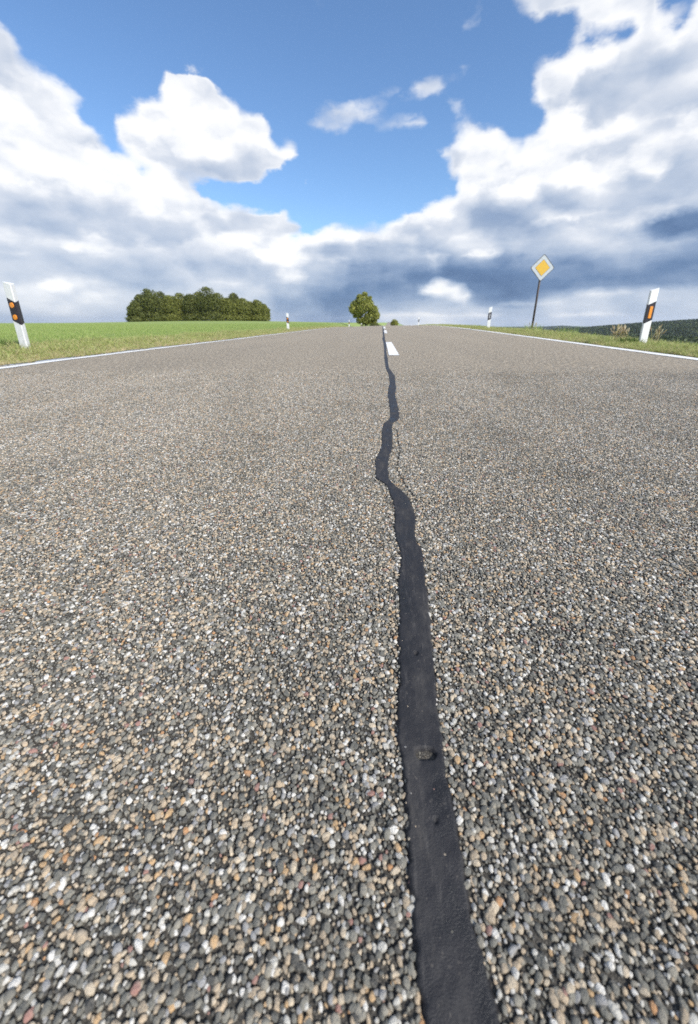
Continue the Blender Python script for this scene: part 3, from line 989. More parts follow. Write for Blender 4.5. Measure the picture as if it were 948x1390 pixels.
G_field = [tuft_mesh('young_grass_tuft', M_gfield, 16, .075, .06, .7, .007, 10 + k) for k in range(5)]
G_verge = [tuft_mesh('verge_tuft', M_gverge, 18, .11, .05, .9, .006, 30 + k) for k in range(5)]
G_dry = [tuft_mesh('dry_tuft', M_gdry, 14, .10, .05, 1.3, .005, 50 + k) for k in range(4)]
G_dark = [tuft_mesh('weed_tuft', M_gdark, 14, .09, .05, 1.2, .014, 70 + k) for k in range(3)]


def sample(nmax, r0, r1, a0, a1, dens):
    """random points in a sector, thinned to dens(r) per square metre"""
    R_ = np.sqrt(rng.uniform(r0 * r0, r1 * r1, nmax)); A_ = rng.uniform(a0, a1, nmax)
    area = (a1 - a0) * (r1 * r1 - r0 * r0) / 2
    k = rng.random(nmax) < dens(R_) * area / nmax
    R_, A_ = R_[k], A_[k]
    return R_ * np.sin(A_), R_ * np.cos(A_), R_


def grass_scatter(name, label, X, Y, meshes, idx, sc, sink=.005):
    n = len(X)
    z = terrain(X, Y) - sink
    rot = np.stack([rng.normal(0, .12, n), rng.normal(0, .12, n), rng.uniform(0, 6.283, n)], -1)
    s3 = np.stack([sc, sc, sc * rng.uniform(.75, 1.25, n)], -1)
    return scatter(name, np.stack([X, Y, z], -1), rot, s3, meshes, idx, label)


# meadow on the left
X, Y, R_ = sample(420000, 3.9, 30, -1.25, -.08, lambda r: np.minimum(300, 420 * (5 / r) ** 1.7))
X2, Y2, R2 = sample(260000, 30, 95, -1.0, -.04, lambda r: 420 * (5 / 30) ** 1.7 * (30 / r) ** 2)
X = np.concatenate([X, X2]); Y = np.concatenate([Y, Y2]); R_ = np.concatenate([R_, R2])
d = xl_edge(Y) - X
k = d > .45
X, Y, R_, d = X[k], Y[k], R_[k], d[k]
sc = (.8 + .012 * R_) * rng.uniform(.7, 1.3, len(X)) * (.75 + .3 * fbm2(X, Y, 1.5, 11))
sc = np.clip(sc, .4, 2.2)
nearv = rng.random(len(X)) < np.clip(1.25 - d / 1.2, 0, .8)
idx = np.where(nearv, rng.integers(5, 10, len(X)), rng.integers(0, 5, len(X)))
grass_scatter('meadow_grass', 'short bright green grass covering the open meadow left of the road', X, Y, G_field + G_verge, idx, sc)
print('meadow', len(X))

# ragged verge strips along both road edges
vx, vy, vi, vs_ = [], [], [], []
for side in (-1, 1):
    for y0, y1, dn in ((-1, 6, 900), (6, 14, 520), (14, 30, 240), (30, 62, 110)):
        wdt = 1.15 if side < 0 else 1.0
        n = int((y1 - y0) * wdt * dn)
        Y = rng.uniform(y0, y1, n); dd = wdt * rng.random(n) ** 1.15 + .01
        dd = dd + .05 * np.sin(Y * 3.1) + .04 * np.sin(Y * 7.7 + side)
        X = (xl_edge(Y) - dd) if side < 0 else (xr_edge(Y) + dd)
        t = rng.random(n)
        dryp = np.clip(.62 - .75 * dd + .28 * fbm2(X, Y, 1.3, 21), .12, .9) * (1.0 if side < 0 else .62)
        i = np.where(t < dryp, rng.integers(5, 9, n), rng.integers(0, 5, n))
        vx.append(X); vy.append(Y); vi.append(i)
        vs_.append((.40 + .55 * np.clip(dd / .5, 0, 1)) * rng.uniform(.6, 1.35, n) * (1 + .25 * fbm2(X, Y, 2.2, 5)) * (1 + .006 * Y))
X, Y, I_, s_ = map(np.concatenate, (vx, vy, vi, vs_))
grass_scatter('verge_grass', 'ragged mix of dry yellow and green grass along both road edges', X, Y, G_verge + G_dry, I_, np.clip(s_, .3, 2.0))
print('verge', len(X))

# right shoulder beyond the verge
X, Y, R_ = sample(200000, 4.2, 60, .04, 1.15, lambda r: np.minimum(420, 420 * (7 / r) ** 1.6))
d = X - xr_edge(Y)
k = (d > .5) & (d < 12)
X, Y, R_, d = X[k], Y[k], R_[k], d[k]
pat = fbm2(X, Y, 1.0, 31)
t = rng.random(len(X))
I_ = np.where(t < .60 - .2 * pat, rng.integers(0, 5, len(X)), np.where(t < .86, rng.integers(5, 10, len(X)), rng.integers(10, 13, len(X))))
I_ = np.where((t > .80) & (pat > .2), rng.integers(13, 16, len(X)), I_)
sc = (.75 + .010 * R_) * rng.uniform(.6, 1.35, len(X)) * (1 + .35 * pat)
grass_scatter('shoulder_grass', 'rough green grass with dry blades on the right roadside shoulder', X, Y, G_field + G_verge + G_dry[:3] + G_dark, I_, np.clip(sc, .35, 2))
print('shoulder', len(X))


def stalks(name, m, mhead, n, h, spread, seed, lean=.25):
    """tall grass stems with seed heads"""
    r = random.Random(seed); vs, fs = [], []; hv, hf = [], []
    for _ in range(n):
        a = r.uniform(0, 6.283); q = spread * math.sqrt(r.random())
        x, y = q * math.cos(a), q * math.sin(a); hh = h * r.uniform(.6, 1)
        lx, ly = r.gauss(0, lean) * hh, r.gauss(0, lean) * hh
        i = len(vs); w = .0034
        for t in (0, .35, .7, 1):
            c = (x + lx * t * t, y + ly * t * t, hh * t)
            for k in range(3):
                vs.append((c[0] + w * math.cos(k * 2.09), c[1] + w * math.sin(k * 2.09), c[2]))
        for s_ in range(3):
            for k in range(3):
                fs.append((i + s_ * 3 + k, i + s_ * 3 + (k + 1) % 3, i + s_ * 3 + 3 + (k + 1) % 3, i + s_ * 3 + 3 + k))
        j = len(hv)
        for t, w2 in ((.74, .003), (.83, .012), (.93, .011), (1.05, .002)):
            c = (x + lx * t * t, y + ly * t * t, hh * t)
            for k in range(4):
                hv.append((c[0] + w2 * math.cos(k * 1.571), c[1] + w2 * math.sin(k * 1.571), c[2]))
        for s_ in range(3):
            for k in range(4):
                hf.append((j + s_ * 4 + k, j + s_ * 4 + (k + 1) % 4, j + s_ * 4 + 4 + (k + 1) % 4, j + s_ * 4 + 4 + k))
    return (vs, fs), (hv, hf)


def clump(name, label, x, y, blades, stems=None, group=None, lift=0):
    root = empty(name, (x, y, float(terrain(x, y)) - .01 + lift), random.uniform(0, 6))
    tag(root, label, 'grass clump', group)
    for m, nb, h, sp, ln, w, sd in blades:
        me = tuft_mesh('blades', m, nb, h, sp, ln, w, sd)
        o = bpy.data.objects.new('blades', me); COL.objects.link(o); o.parent = root
    if stems:
        n, h, sp, sd, ln = stems
        a, b = stalks('stems', M_gdry, M_gdry, n, h, sp, sd, ln)
        mesh_obj('stems', a[0], a[1], M_gdry, root); tag(mesh_obj('seed_heads', b[0], b[1], M_gdry, root), kind='stuff')
    return root


# ------------------------------------------------------------------ guide posts


def b_white(T, bs):
    pc = T.node('ShaderNodeTexCoord').outputs['Object']
    n = T.noise(T.vm('MULTIPLY', pc, (1, 1, .35)), 28, 6, .65); z = T.xyz(pc)[2]
    grime = T.m('MULTIPLY', T.mapr(n, .42, .75, 0, 1), T.m('ADD', .18, T.mapr(z, .35, 0, 0, .6)))
    c = T.mix(grime, (.80, .80, .80), (.36, .35, .28))
    T.put(bs.inputs['Base Color'], c); bs.inputs['Roughness'].default_value = .42
    bump(T, bs, T.noise(pc, 60, 4, .6), .08, .003)


def b_simple(col, rough, col2=None, sc_=40, metal=0, spec=.5):
    def f(T, bs):
        pc = T.node('ShaderNodeTexCoord').outputs['Object']
        n = T.noise(pc, sc_, 5, .6)
        c2 = col2 or tuple(k * .7 for k in col)
        T.put(bs.inputs['Base Color'], T.mix(T.mapr(n, .35, .7, 0, .6), col, c2))
        bs.inputs['Roughness'].default_value = rough; bs.inputs['Metallic'].default_value = metal
        bs.inputs['Specular IOR Level'].default_value = spec
    return f


M_white = mat('white_plastic', b_white)
M_black = mat('black_film', b_simple((.020, .014, .024), .4, (.034, .028, .034)))


def b_refl(T, bs):
    pc = T.node('ShaderNodeTexCoord').outputs['Object']
    v = T.vor(pc, 220, 'F1')
    T.put(bs.inputs['Base Color'], T.mix(T.mapr(v, .2, .7, 0, .5), (.85, .30, .015), (.66, .20, .01)))
    bs.inputs['Roughness'].default_value = .25
    bs.inputs['Coat Weight'].default_value = .6
    bump(T, bs, v, .2, .001)


M_orange = mat('orange_reflector', b_refl)
M_unlit = mat('unlit_reflector', b_simple((.33, .33, .35), .25, (.45, .45, .47), 200))  # grey colour stands in for a far reflector catching no light


def outline(off=0.0):
    base_ = [(-.0625, 0), (.0625, 0), (0, .105)]
    cen = Vector((0, .036))
    pts = []
    for k in range(3):
        p0, p1, p2 = (Vector(base_[(k + j) % 3]) for j in (-1, 0, 1))
        rad = .016 if k < 2 else .026
        a = (p0 - p1).normalized(); b = (p2 - p1).normalized()
        for t in (0, .25, .5, .75, 1):
            q = p1 + a * rad * (1 - t) ** 2 + b * rad * t ** 2
            pts.append(q)
    out = []
    for q in pts:
        v = q - cen
        out.append(cen + v * (1 + off / v.length))
    return out


def prism(name, ring, zlo, zhi, m, parent, smooth_=False):
    """closed prism over `ring` with sloping ends given by functions of x"""
    n = len(ring)
    vs = [(p.x, p.y, zlo(p.x)) for p in ring] + [(p.x, p.y, zhi(p.x)) for p in ring]
    fs = [(i, (i + 1) % n, n + (i + 1) % n, n + i) for i in range(n)]
    fs += [tuple(range(n))[::-1], tuple(range(n, 2 * n))]
    return mesh_obj(name, vs, fs, m, parent)


PH = .80


def make_post(side, label, group):
    """side -1: stands left of the road (two round reflectors); +1: right (one upright bar)"""
    root = empty('guide_post', (0, 0, 0)); tag(root, label, 'guide post', group)
    sl = lambda x: (-.42 if side < 0 else .42) * x
    st = lambda x: (-.24 if side < 0 else .30) * x
    prism('post_body', outline(), lambda x: -.12, lambda x: PH - .03 + st(x), M_white, root)
    prism('top_cap', outline(.0006), lambda x: PH - .045 + st(x), lambda x: PH - .027 + st(x), M_white, root)
    prism('black_band', outline(.0015), lambda x: PH - .455 + sl(x), lambda x: PH - .205 + sl(x), M_black, root)
    zc = PH - .33
    if side < 0:
        for dz_ in (.066, -.066):
            bm = bmesh.new()
            bmesh.ops.create_cone(bm, cap_ends=True, segments=28, radius1=.031, radius2=.028, depth=.008,
                                  matrix=Matrix.Translation((0, -.0045, zc + dz_)) @ Matrix.Rotation(math.pi / 2, 4, 'X'))
            me = bpy.data.meshes.new('reflector'); bm.to_mesh(me); bm.free(); me.materials.append(M_orange)
            o = bpy.data.objects.new('reflector', me); COL.objects.link(o); o.parent = root
    else:
        w, h2, t = .023, .080, .007
        vs = []
        for yy, k in ((-.0010, 1.0), (-t, .90)):
            vs += [(-w * k, yy, zc - h2 * (k * .3 + .7)), (w * k, yy, zc - h2 * (k * .3 + .7)), (w * k, yy, zc + h2 * (k * .3 + .7)), (-w * k, yy, zc + h2 * (k * .3 + .7))]
        fs = [(4, 5, 6, 7), (0, 1, 5, 4), (1, 2, 6, 5), (2, 3, 7, 6), (3, 0, 4, 7)]
        mesh_obj('reflector', vs, fs, M_orange, root)
    return root


def copy_tree(o, parent=None):
    c = o.copy(); COL.objects.link(c); c.parent = parent
    for ch in o.children: copy_tree(ch, c)
    return c


POSTS_L = [(-4.53, 4.95, 0, 1.04, 'white guide post leaning over the meadow edge, nearest on the left side of the road'),
           (-4.28, 19.5, 0, 1, 'white guide post halfway along the left verge, between the near post and the round tree'),
           (-3.55, 50, 0, 1.06, 'tiny far white guide post left of the round roadside tree trunk'),
           (-2.98, 71, 0, 1.1, 'farthest white guide post, tiny against the dark trunk of the round tree')]
POSTS_R = [(3.92, 6.42, 0, 1, 'white guide post with upright orange reflector, nearest on the right side of the road'),
           (4.06, 15.9, 0, 1, 'white guide post with narrow dark band standing to the left of the diamond sign'),
           (4.10, 44, 0, 1.06, 'tiny far white guide post near the right end of the road crest')]


def place(protof, spots, group):
    proto = None
    for (x, y, rz, sz, lab) in spots:
        if proto is None: proto = protof(lab); o = proto
        else: o = copy_tree(proto)
        o['label'] = lab; o['group'] = group
        o.location = (x, y, float(terrain(x, y)) - .01); o.rotation_euler = (0, 0, rz); o.scale = (1, 1, sz)
        yield o


pl = list(place(lambda l: make_post(-1, l, ''), POSTS_L, 'guide posts along the left verge'))
pl[0].rotation_euler = (math.radians(.5), math.radians(2.4), math.radians(-10))
pr = list(place(lambda l: make_post(1, l, ''), POSTS_R, 'guide posts along the right verge'))
pr[0].rotation_euler = (math.radians(-1), math.radians(-1.4), math.radians(9))
for o in pr[1:]:
    for ch in o.children:
        if ch.name.startswith('reflector'):
            ch.data = ch.data.copy(); ch.data.materials[0] = M_unlit

# ------------------------------------------------------------------ priority road sign


def b_face(col, dirt=.12):
    def f(T, bs):
        pc = T.node('ShaderNodeTexCoord').outputs['Object']
        n = T.noise(pc, 14, 5, .65)
        T.put(bs.inputs['Base Color'], T.mix(T.mapr(n, .45, .75, 0, dirt), col, (.25, .23, .2)))
        bs.inputs['Roughness'].default_value = .38
    return f


M_face = mat('sign_white', b_face((.50, .53, .57), .3))
M_yel = mat('sign_yellow', b_face((.70, .42, .04), .25))
M_edge = mat('sign_edge', b_simple((.06, .055, .055), .5))
M_pole = mat('sign_pole_metal', b_simple((.045, .034, .032), .55, (.09, .06, .05), 25))
M_alu = mat('sign_back_metal', b_simple((.36, .37, .38), .45, (.27, .27, .28), 20, metal=.6))


def diamond(name, r, y0, y1, m, parent, z, cr=.045, hole=None):
    """square standing on its corner, half diagonal r, corners rounded by cr"""
    def ring(rr_, c):
        cs = [Vector((0, -rr_)), Vector((rr_, 0)), Vector((0, rr_)), Vector((-rr_, 0))]
        pts = []
        for k in range(4):
            p0, p1, p2 = cs[k - 1], cs[k], cs[(k + 1) % 4]
            a = (p0 - p1).normalized() * c; b = (p2 - p1).normalized() * c
            for t in (0, .33, .67, 1): pts.append(p1 + a * (1 - t) ** 2 + b * t ** 2)
        return pts
    R1 = ring(r, cr); n = len(R1)
    if hole is None:
        vs = [(p.x, y0, z + p.y) for p in R1] + [(p.x, y1, z + p.y) for p in R1]
        fs = [tuple(range(n)), tuple(range(n, 2 * n))[::-1]] + [(i, n + i, n + (i + 1) % n, (i + 1) % n) for i in range(n)]
    else:
        R2 = ring(*hole)
        vs = [(p.x, yy, z + p.y) for yy in (y0, y1) for Q in (R1, R2) for p in Q]
        fs = []
        for i in range(n):
            j = (i + 1) % n
            fs += [(i, j, n + j, n + i), (2 * n + i, 3 * n + i, 3 * n + j, 2 * n + j), (i, 2 * n + i, 2 * n + j, j), (n + i, n + j, 3 * n + j, 3 * n + i)]
    return mesh_obj(name, vs, fs, m, parent)


sx_, sy2 = 4.80, 13.47
sign = empty('priority_road_sign', (sx_, sy2, float(terrain(sx_, sy2))), math.radians(6))
tag(sign, 'diamond shaped road sign, yellow inside white, on a thin dark pole right of the road', 'road sign')
SZ = 1.785; SR = .370
bm = bmesh.new()
bmesh.ops.create_cone(bm, cap_ends=True, segments=20, radius1=.030, radius2=.030, depth=2.1, matrix=Matrix.Translation((0, .045, .80)))
me = bpy.data.meshes.new('pole'); bm.to_mesh(me); bm.free(); me.shade_smooth(); me.materials.append(M_pole)
pole = bpy.data.objects.new('pole', me); COL.objects.link(pole); pole.parent = sign
for zc in (SZ - .17, SZ + .06):
    bm = bmesh.new()
    bmesh.ops.create_cone(bm, cap_ends=True, segments=20, radius1=.036, radius2=.036, depth=.03, matrix=Matrix.Translation((0, .045, zc)))
    bmesh.ops.create_cube(bm, size=1, matrix=Matrix.Translation((0, .014, zc)) @ Matrix.Diagonal((.10, .012, .03, 1)))
    me = bpy.data.meshes.new('clamp'); bm.to_mesh(me); bm.free(); me.materials.append(M_alu)
    o = bpy.data.objects.new('clamp', me); COL.objects.link(o); o.parent = sign
diamond('plate', SR, 0, .006, M_alu, sign, SZ, .05)
diamond('border', SR - .002, -.004, -.0005, M_edge, sign, SZ, .048, hole=(SR - .020, .045))
diamond('white_field', SR - .021, -.0025, -.0004, M_face, sign, SZ, .044)
diamond('inner_line', .226, -.0045, -.0027, M_edge, sign, SZ, .02, hole=(.218, .018))
diamond('yellow_field', .216, -.005, -.0028, M_yel, sign, SZ, .018)

# ------------------------------------------------------------------ clumps at the posts and sign
clump('grass_clump', 'dark green leafy clump with dry blades at the foot of the nearest left guide post', -4.84, 4.95,
      [(M_gdark, 70, .19, .13, .9, .012, 1), (M_gverge, 60, .17, .18, .9, .006, 2)])
clump('grass_clump', 'dry yellowish tuft just right of the nearest left guide post', -4.34, 4.98,
      [(M_gverge, 90, .17, .14, .8, .005, 3), (M_gdry, 50, .17, .14, .9, .004, 4)])
clump('grass_clump', 'dark low bush of grass left of the nearest right guide post', 3.76, 6.48,
      [(M_gdark, 170, .17, .13, 1.1, .012, 5), (M_gverge, 60, .16, .2, .9, .006, 6)])
clump('grass_clump', 'tall pale dry stalks behind and left of the nearest right guide post', 3.97, 7.15,
      [(M_gdry, 50, .20, .14, .6, .005, 7), (M_gverge, 70, .16, .2, .8, .006, 8)], stems=(30, .30, .12, 9, .16))
clump('grass_clump', 'thin dry stalks just right of the nearest right guide post', 4.14, 6.55,
      [(M_gverge, 80, .13, .16, .9, .006, 11), (M_gdry, 30, .14, .12, .8, .004, 12)], stems=(12, .32, .10, 13, .2))
clump('grass_clump', 'bright green tall grass around the foot of the diamond sign pole', 4.78, 13.35,
      [(M_gfield, 120, .32, .26, .7, .010, 14), (M_gverge, 90, .26, .3, .8, .008, 15)], stems=(6, .34, .2, 16, .2))
clump('grass_clump', 'spiky green grass on the shoulder between the diamond sign and the near post', 4.66, 10.6,
      [(M_gfield, 100, .30, .22, .7, .009, 17), (M_gverge, 60, .22, .2, .8, .007, 18)])
clump('grass_clump', 'small green tuft left of the second guide post on the left verge', -4.6, 19.3,
      [(M_gverge, 70, .26, .22, .8, .012, 19)])
clump('grass_clump', 'green tuft at the foot of the guide post left of the sign', 3.92, 15.7,
      [(M_gverge, 80, .16, .2, .8, .01, 20)])

# ------------------------------------------------------------------ trees


def b_leaf(cols, trans=.3):
    def f(T, bs):
        g = T.node('ShaderNodeNewGeometry').outputs['Random Per Island']
        pc = T.node('ShaderNodeTexCoord').outputs['Object']
        n = T.noise(pc, .55, 3, .6)
        t = T.m('ADD', T.m('MULTIPLY', g, .6), T.m('MULTIPLY', T.m('SUBTRACT', n, .3), .9), clamp=True)
        c = T.ramp(t, [(i / (len(cols) - 1), k) for i, k in enumerate(cols)])
        T.put(bs.inputs['Base Color'], c); bs.inputs['Roughness'].default_value = .6
        bs.inputs['Specular IOR Level'].default_value = .3
        tr = T.node('ShaderNodeBsdfTranslucent'); T.put(tr.inputs[0], c)
        ms_ = T.node('ShaderNodeMixShader'); ms_.inputs[0].default_value = trans
        out = [q for q in T.n if q.type == 'OUTPUT_MATERIAL'][0]
        T.l.new(bs.outputs[0], ms_.inputs[1]); T.l.new(tr.outputs[0], ms_.inputs[2]); T.l.new(ms_.outputs[0], out.inputs[0])
    return f


M_leafA = mat('oak_leaves', b_leaf([(.046, .060, .015), (.096, .115, .026), (.165, .180, .044), (.25, .25, .075)]))
M_leafB = mat('ash_leaves', b_leaf([(.075, .092, .017), (.150, .170, .034), (.235, .245, .056), (.33, .32, .10)]))
M_leafC = mat('lime_leaves', b_leaf([(.10, .115, .018), (.22, .24, .04), (.37, .38, .09), (.54, .52, .18)]))
M_bark = mat('bark', b_simple((.055, .045, .035), .9, (.10, .085, .07), 6))


def crown_mesh(name, lobes, nleaf, size, m, seed):
    r = np.random.default_rng(seed)
    vol = np.array([l[3] * l[4] * l[5] for l in lobes]) ** .67; vol /= vol.sum()
    V = []; 
    for li, l in enumerate(lobes):
        n = int(nleaf * vol[li])
        dirs = r.normal(size=(n, 3)); dirs /= np.linalg.norm(dirs, axis=1)[:, None]
        # clustered shell with a ragged surface
        cl = r.normal(size=(18, 3)); cl /= np.linalg.norm(cl, axis=1)[:, None]
        near = (dirs @ cl.T).max(1)
        rad = np.clip(.70 + .36 * (near - .6) + r.normal(0, .10, n), .25, 1.18)
        inner = r.random(n) < .18
        rad = np.where(inner, rad * r.uniform(.4, .9, n), rad)
        c = np.array(l[:3]) + dirs * rad[:, None] * np.array(l[3:6])
        nrm = dirs * .8 + r.normal(0, .6, (n, 3)) + np.array([0, 0, .25]); nrm /= np.linalg.norm(nrm, axis=1)[:, None]
        t = np.cross(nrm, r.normal(size=(n, 3))); t /= np.linalg.norm(t, axis=1)[:, None]
        b = np.cross(nrm, t)
        s = size * r.uniform(.55, 1.25, n)[:, None]
        V.append(np.stack([c - t * s * .5, c - b * s * .32 + nrm * s * .08, c + t * s * .5, c + b * s * .32 + nrm * s * .08], 1).reshape(-1, 3))
    V = np.concatenate(V); n = len(V) // 4
    me = bpy.data.meshes.new(name)
    me.vertices.add(len(V)); me.vertices.foreach_set('co', V.reshape(-1).astype(np.float32))
    me.loops.add(len(V)); me.loops.foreach_set('vertex_index', np.arange(len(V), dtype=np.int32))
    me.polygons.add(n); me.polygons.foreach_set('loop_start', (np.arange(n) * 4).astype(np.int32))
    me.update(calc_edges=True); me.materials.append(m)
    return me


def tube(vs, fs, pts, rads, seg=8):
    pts = [Vector(p) for p in pts]; i0 = len(vs)
    for k, p in enumerate(pts):
        d = (pts[min(k + 1, len(pts) - 1)] - pts[max(k - 1, 0)]).normalized()
        a = d.orthogonal().normalized(); b = d.cross(a)
        for j in range(seg):
            t = 6.2832 * j / seg
            vs.append(tuple(p + (a * math.cos(t) + b * math.sin(t)) * rads[k]))
    for k in range(len(pts) - 1):
        for j in range(seg):
            fs.append((i0 + k * seg + j, i0 + k * seg + (j + 1) % seg, i0 + (k + 1) * seg + (j + 1) % seg, i0 + (k + 1) * seg + j))


def tree(name, label, x, y, h, lobes, nleaf, lsize, m, seed, cat='tree', group=None, trunks=1, tr=.16, zoff=0):
    root = empty(name, (x, y, float(terrain(x, y)) + zoff)); tag(root, label, cat, group)
    r = random.Random(seed); vs, fs = [], []
    for t in range(trunks):
        ox = 0 if trunks == 1 else (t - (trunks - 1) / 2) * tr * 3.0 + r.uniform(-.1, .1); oy = r.uniform(-.3, .3) if trunks > 1 else 0
        top = (ox * 2.0 + r.uniform(-.3, .3), oy * 1.5, h * .62)
        mid = (ox * 1.2 + r.uniform(-.1, .1), oy, h * .3)
        tube(vs, fs, [(ox, oy, -.3), (ox, oy, .3), mid, top], [tr * 1.2, tr, tr * .75, tr * .3])
        for l in r.sample(lobes, min(4, len(lobes))):
            s = Vector(mid).lerp(Vector(top), r.uniform(0, .7)); e = Vector(l[:3])
            tube(vs, fs, [s, s.lerp(e, .5) + Vector((0, 0, .15)), e], [tr * .4, tr * .25, tr * .08], 6)
    mesh_obj('trunk', vs, fs, M_bark, root, smooth=True)
    o = bpy.data.objects.new('crown', crown_mesh('crown', lobes, nleaf, lsize, m, seed)); COL.objects.link(o); o.parent = root
    return root


# single round tree by the road, beyond the crest
L = [(-.4, 0, 7.3, 1.9, 2.0, 1.5), (-2.1, .3, 6.4, 1.4, 1.6, 1.3), (-2.9, -.2, 5.2, 1.2, 1.5, 1.2), (.9, -.4, 6.3, 1.7, 2.0, 1.5), (2.3, 0, 5.0, 1.5, 1.8, 1.5),
     (-1.6, .2, 4.4, 1.6, 2.0, 1.2), (1.6, .3, 3.3, 1.9, 2.0, 1.6), (3.1, -.2, 3.7, 1.1, 1.4, 1.2), (-1.2, -.3, 8.2, .9, 1.0, .7), (.1, 0, 8.8, .8, .9, .6), (1.2, 0, 7.9, .8, .9, .6),
     (-.4, -.9, 5.6, 1.8, 1.6, 1.6), (.6, 0, 2.5, 1.5, 1.5, 1.1), (-1.0, .2, 2.6, 1.2, 1.2, 1.0), (2.5, .2, 2.2, 1.1, 1.2, .9), (-3.0, 0, 6.2, .7, .8, .6), (-2.4, 0, 3.6, .7, .9, .5)]
tree('roadside_tree', 'lone round crowned tree with sunlit yellow green leaves beside the road at the crest', -3.9, 110, 9.6, L, 14000, .36, M_leafC, 5, trunks=4, tr=.16, zoff=-.15)
tree('bush', 'small rounded dark green bush at the right foot of the lone round tree', -1.0, 105, 2.2,
     [(0, 0, .9, 1.3, 1.2, 1.0), (.9, .2, .7, .9, .9, .8), (-.8, 0, .8, .9, .9, .8)], 2600, .20, M_leafA, 6, 'bush', trunks=2, tr=.05)
tree('bush', 'small yellowish round bush standing alone on the crest right of the centre line', 4.3, 118, 2.6,
     [(0, 0, 1.3, 1.0, 1.0, 1.0), (.5, .1, 1.1, .7, .7, .8), (-.5, 0, 1.0, .7, .7, .7)], 2600, .20, M_leafC, 7, 'bush', trunks=2, tr=.05, zoff=.75)

# copse on the left horizon: each tree with its own crown
import math as _m
def bearing(px_x, r):
    """position on the ground at distance r, for a bearing taken from the road"""
    a = math.atan((px_x - 474) / (F_PX / math.cos(PITCH))) - YAW
    return r * math.sin(a), r * math.cos(a)


FOREST = [(187, 412, 18, 148, 0), (196, 404, 24, 152, 0), (208, 397, 29, 149, 0), (222, 400, 25, 155, 0), (236, 404, 26, 150, 1), (250, 401, 26, 152, 1),
          (263, 402, 26, 149, 0), (274, 399, 25, 156, 1), (286, 393, 32, 147, 0), (300, 400, 24, 153, 1), (311, 406, 24, 148, 1), (320, 400, 20, 157, 0),
          (330, 406, 24, 149, 1), (341, 410, 22, 152, 1), (351, 408, 22, 149, 1), (359, 413, 16, 150, 1)]
NEWF = [(207, 402, 26, 160, 0), (230, 404, 26, 161, 0), (258, 404, 26, 160, 0), (294, 402, 26, 161, 0), (325, 407, 24, 160, 0), (345, 412, 22, 160, 0)]
WORDS = ['leftmost low dark tree at the edge of the copse', 'dark tree second from the left end of the copse', 'tall dark broad tree in the left third of the copse', 'dark tree just right of the tall one in the left third of the copse',
         'olive green tree left of the centre of the copse', 'evenly rounded olive tree near the centre of the copse', 'dark tree at the centre of the copse', 'olive tree tucked left of the tallest tree of the copse',
         'tallest and broadest tree of the copse on the meadow', 'paler tree touching the right side of the tallest tree of the copse', 'low pale green tree right of the tallest tree of the copse', 'narrow dark pointed tree rising behind the right half of the copse',
         'light olive tree in front of the narrow pointed tree of the copse', 'low olive tree third from the right end of the copse', 'rounded olive tree second from the right end of the copse', 'rightmost small tree at the end of the copse']
WB = ['dark tree hidden behind the left part of the copse', 'dark tree hidden behind the left middle of the copse', 'dark tree hidden behind the middle of the copse',
      'dark tree hidden just behind the tallest tree of the copse', 'dark tree hidden behind the right part of the copse', 'dark tree hidden behind the right end of the copse']
for i, (fx, ty_, wd, r, kind) in enumerate(FOREST + NEWF):
    x, y = bearing(fx, r)
    z0 = float(terrain(x, y))
    h = (436 - ty_) / 616 * r + CAM_H - z0
    hw = wd / 2 / 571.6 * r * 1.14
    q = random.Random(300 + i)
    lob = [(q.uniform(-.2, .2), 0, h * .80, hw * .62, hw * .62, h * .20), (-hw * .42, q.uniform(-.4, .4), h * .62, hw * .60, hw * .6, h * .22), (hw * .42, q.uniform(-.4, .4), h * .58, hw * .60, hw * .6, h * .22),
           (-hw * .4, -.5, h * .36, hw * .66, hw * .6, h * .22), (hw * .4, -.5, h * .34, hw * .66, hw * .6, h * .22), (0, -hw * .45, h * .52, hw * .7, hw * .5, h * .24),
           (q.uniform(-.5, .5), -hw * .5, h * .12, hw * 1.15, hw * .7, h * .19), (0, hw * .4, h * .5, hw * .7, hw * .5, h * .3), (q.uniform(-.6, .6), 0, h * .92, hw * .30, hw * .3, h * .09)]
    if i == 11: lob = lob[:6] + [(0, 0, h * .90, hw * .45, hw * .45, h * .11), (.3, 0, h * .72, hw * .8, hw * .7, h * .15)]
    m = M_leafA if kind == 0 else M_leafB
    tree('copse_tree', (WORDS + WB)[i], x, y, h, lob, 8500 if i < 16 else 6000, .40, m, 400 + i, group='trees of the copse on the meadow', tr=.2)

# wooded hills beyond the valley on the right: a far-off wood that reads as one mass
def b_wood(T, bs):
    b_leaf([(.018, .034, .014), (.040, .064, .022), (.075, .104, .034), (.13, .155, .050)], .15)(T, bs)
    src = bs.inputs['Base Color'].links[0].from_socket
    loc = T.node('ShaderNodeObjectInfo').outputs['Location']; o = T.node('ShaderNodeObjectInfo').outputs['Random']
    t = T.m('ADD', T.m('MULTIPLY', T.noise(loc, .012, 3, .6), .75), T.m('MULTIPLY', o, .45))
    T.put(bs.inputs['Base Color'], T.mix(1.0, src, T.ramp(t, [(.35, (.45, .55, .60)), (.6, (1.0, 1.0, .95)), (.85, (2.0, 1.8, 1.3))]), 'MULTIPLY'))


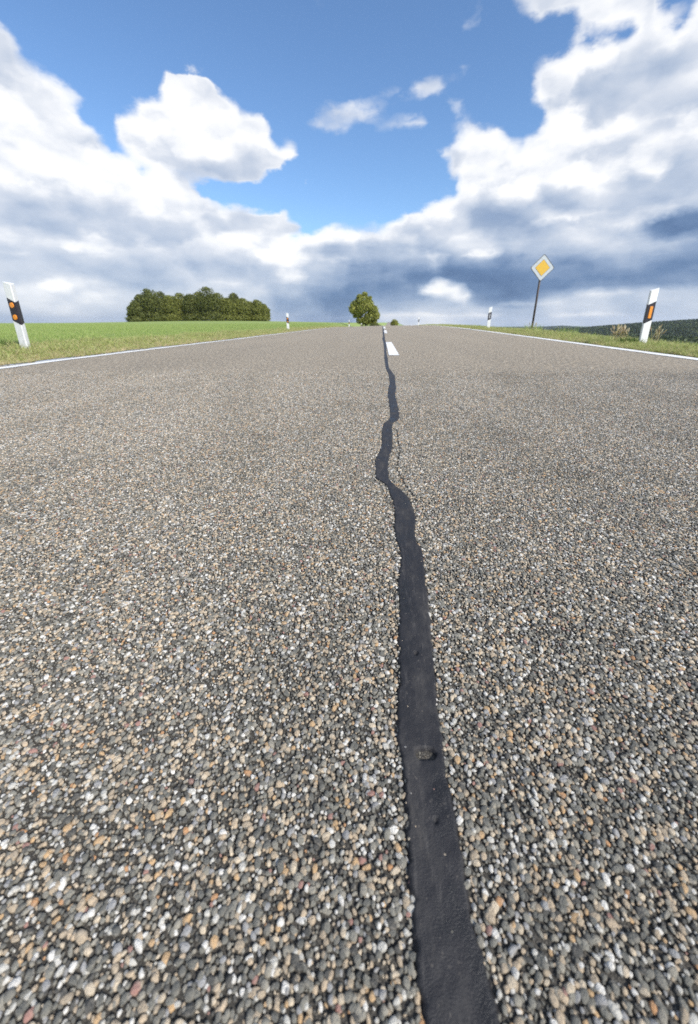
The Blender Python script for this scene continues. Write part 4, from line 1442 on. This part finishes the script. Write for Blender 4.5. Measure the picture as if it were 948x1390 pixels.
M_wood = mat('far_wood', b_wood) if True else mat('far_wood', b_leaf([(.020, .036, .014), (.040, .064, .022), (.070, .098, .032), (.12, .14, .045)], .15))
WM = []
for k in range(5):
    q = random.Random(900 + k)
    lob = [(0, 0, .62, .34, .34, .36), (.2, .1, .42, .3, .3, .3), (-.2, -.1, .45, .3, .3, .3), (.05, -.2, .3, .32, .3, .28)]
    if k > 2: lob = [(0, 0, .15 + .14 * j, .34 - .05 * j, .34 - .05 * j, .13) for j in range(6)]
    WM.append(crown_mesh('wood_crown', lob, 260, .17, M_wood, 950 + k))
NW = 26000
rr1 = np.sqrt(rng.uniform(560 ** 2, 1500 ** 2, NW)); aa = rng.uniform(.30, .90, NW)
# a nearer belt where the slope meets the valley
n2_ = 9000
rr2 = np.sqrt(rng.uniform(330 ** 2, 620 ** 2, n2_)); aa2 = rng.uniform(.38, .90, n2_)
rr3 = np.sqrt(rng.uniform(2500 ** 2, 3700 ** 2, 14000)); aa3 = rng.uniform(.15, .6, 14000)
R_ = np.concatenate([rr1, rr2, rr3]); A_ = np.concatenate([aa, aa2, aa3])
X = R_ * np.sin(A_); Y = R_ * np.cos(A_)
big = np.where(R_ > 2000, 1.8, 1.0)
clear = (fbm2(X, Y, .013, 41) > .36) & (R_ > 420) & (R_ < 2000)
k = ~clear & (X - xr_edge(Y) > 45)
X, Y, big, R_ = X[k], Y[k], big[k], R_[k]
hh = rng.uniform(11, 17, len(X)) * big * np.interp(R_, [100, 300, 500], [.6, .8, 1])
scatter('hillside_wood', np.stack([X, Y, terrain(X, Y) - .5], -1), np.stack([0 * X, 0 * X, rng.uniform(0, 6.28, len(X))], -1),
        np.stack([hh * .9, hh * .9, hh], -1), WM, rng.integers(0, 5, len(X)), 'dark green woodland covering the distant hills on the right')
print('wood', len(X))

# ------------------------------------------------------------------ thin summer haze between here and the far hills
hm = bpy.data.materials.new('haze_air'); hm.use_nodes = True
H = NT(hm.node_tree)
pv = H.node('ShaderNodeVolumePrincipled')
pv.inputs['Color'].default_value = (.78, .87, 1.0, 1)
pv.inputs['Density'].default_value = .00009
pv.inputs['Anisotropy'].default_value = .2
ho = H.node('ShaderNodeOutputMaterial')
H.l.new(pv.outputs[0], ho.inputs['Volume'])
x0, x1, y0, y1, z0, z1 = -6500, 7500, -6500, 7500, -170, 60
hv = [(x, y, z) for z in (z0, z1) for y in (y0, y1) for x in (x0, x1)]
hf = [(0, 2, 3, 1), (4, 5, 7, 6), (0, 1, 5, 4), (1, 3, 7, 5), (3, 2, 6, 7), (2, 0, 4, 6)]
hz = mesh_obj('haze', hv, hf, hm)
hz['kind'] = 'stuff'
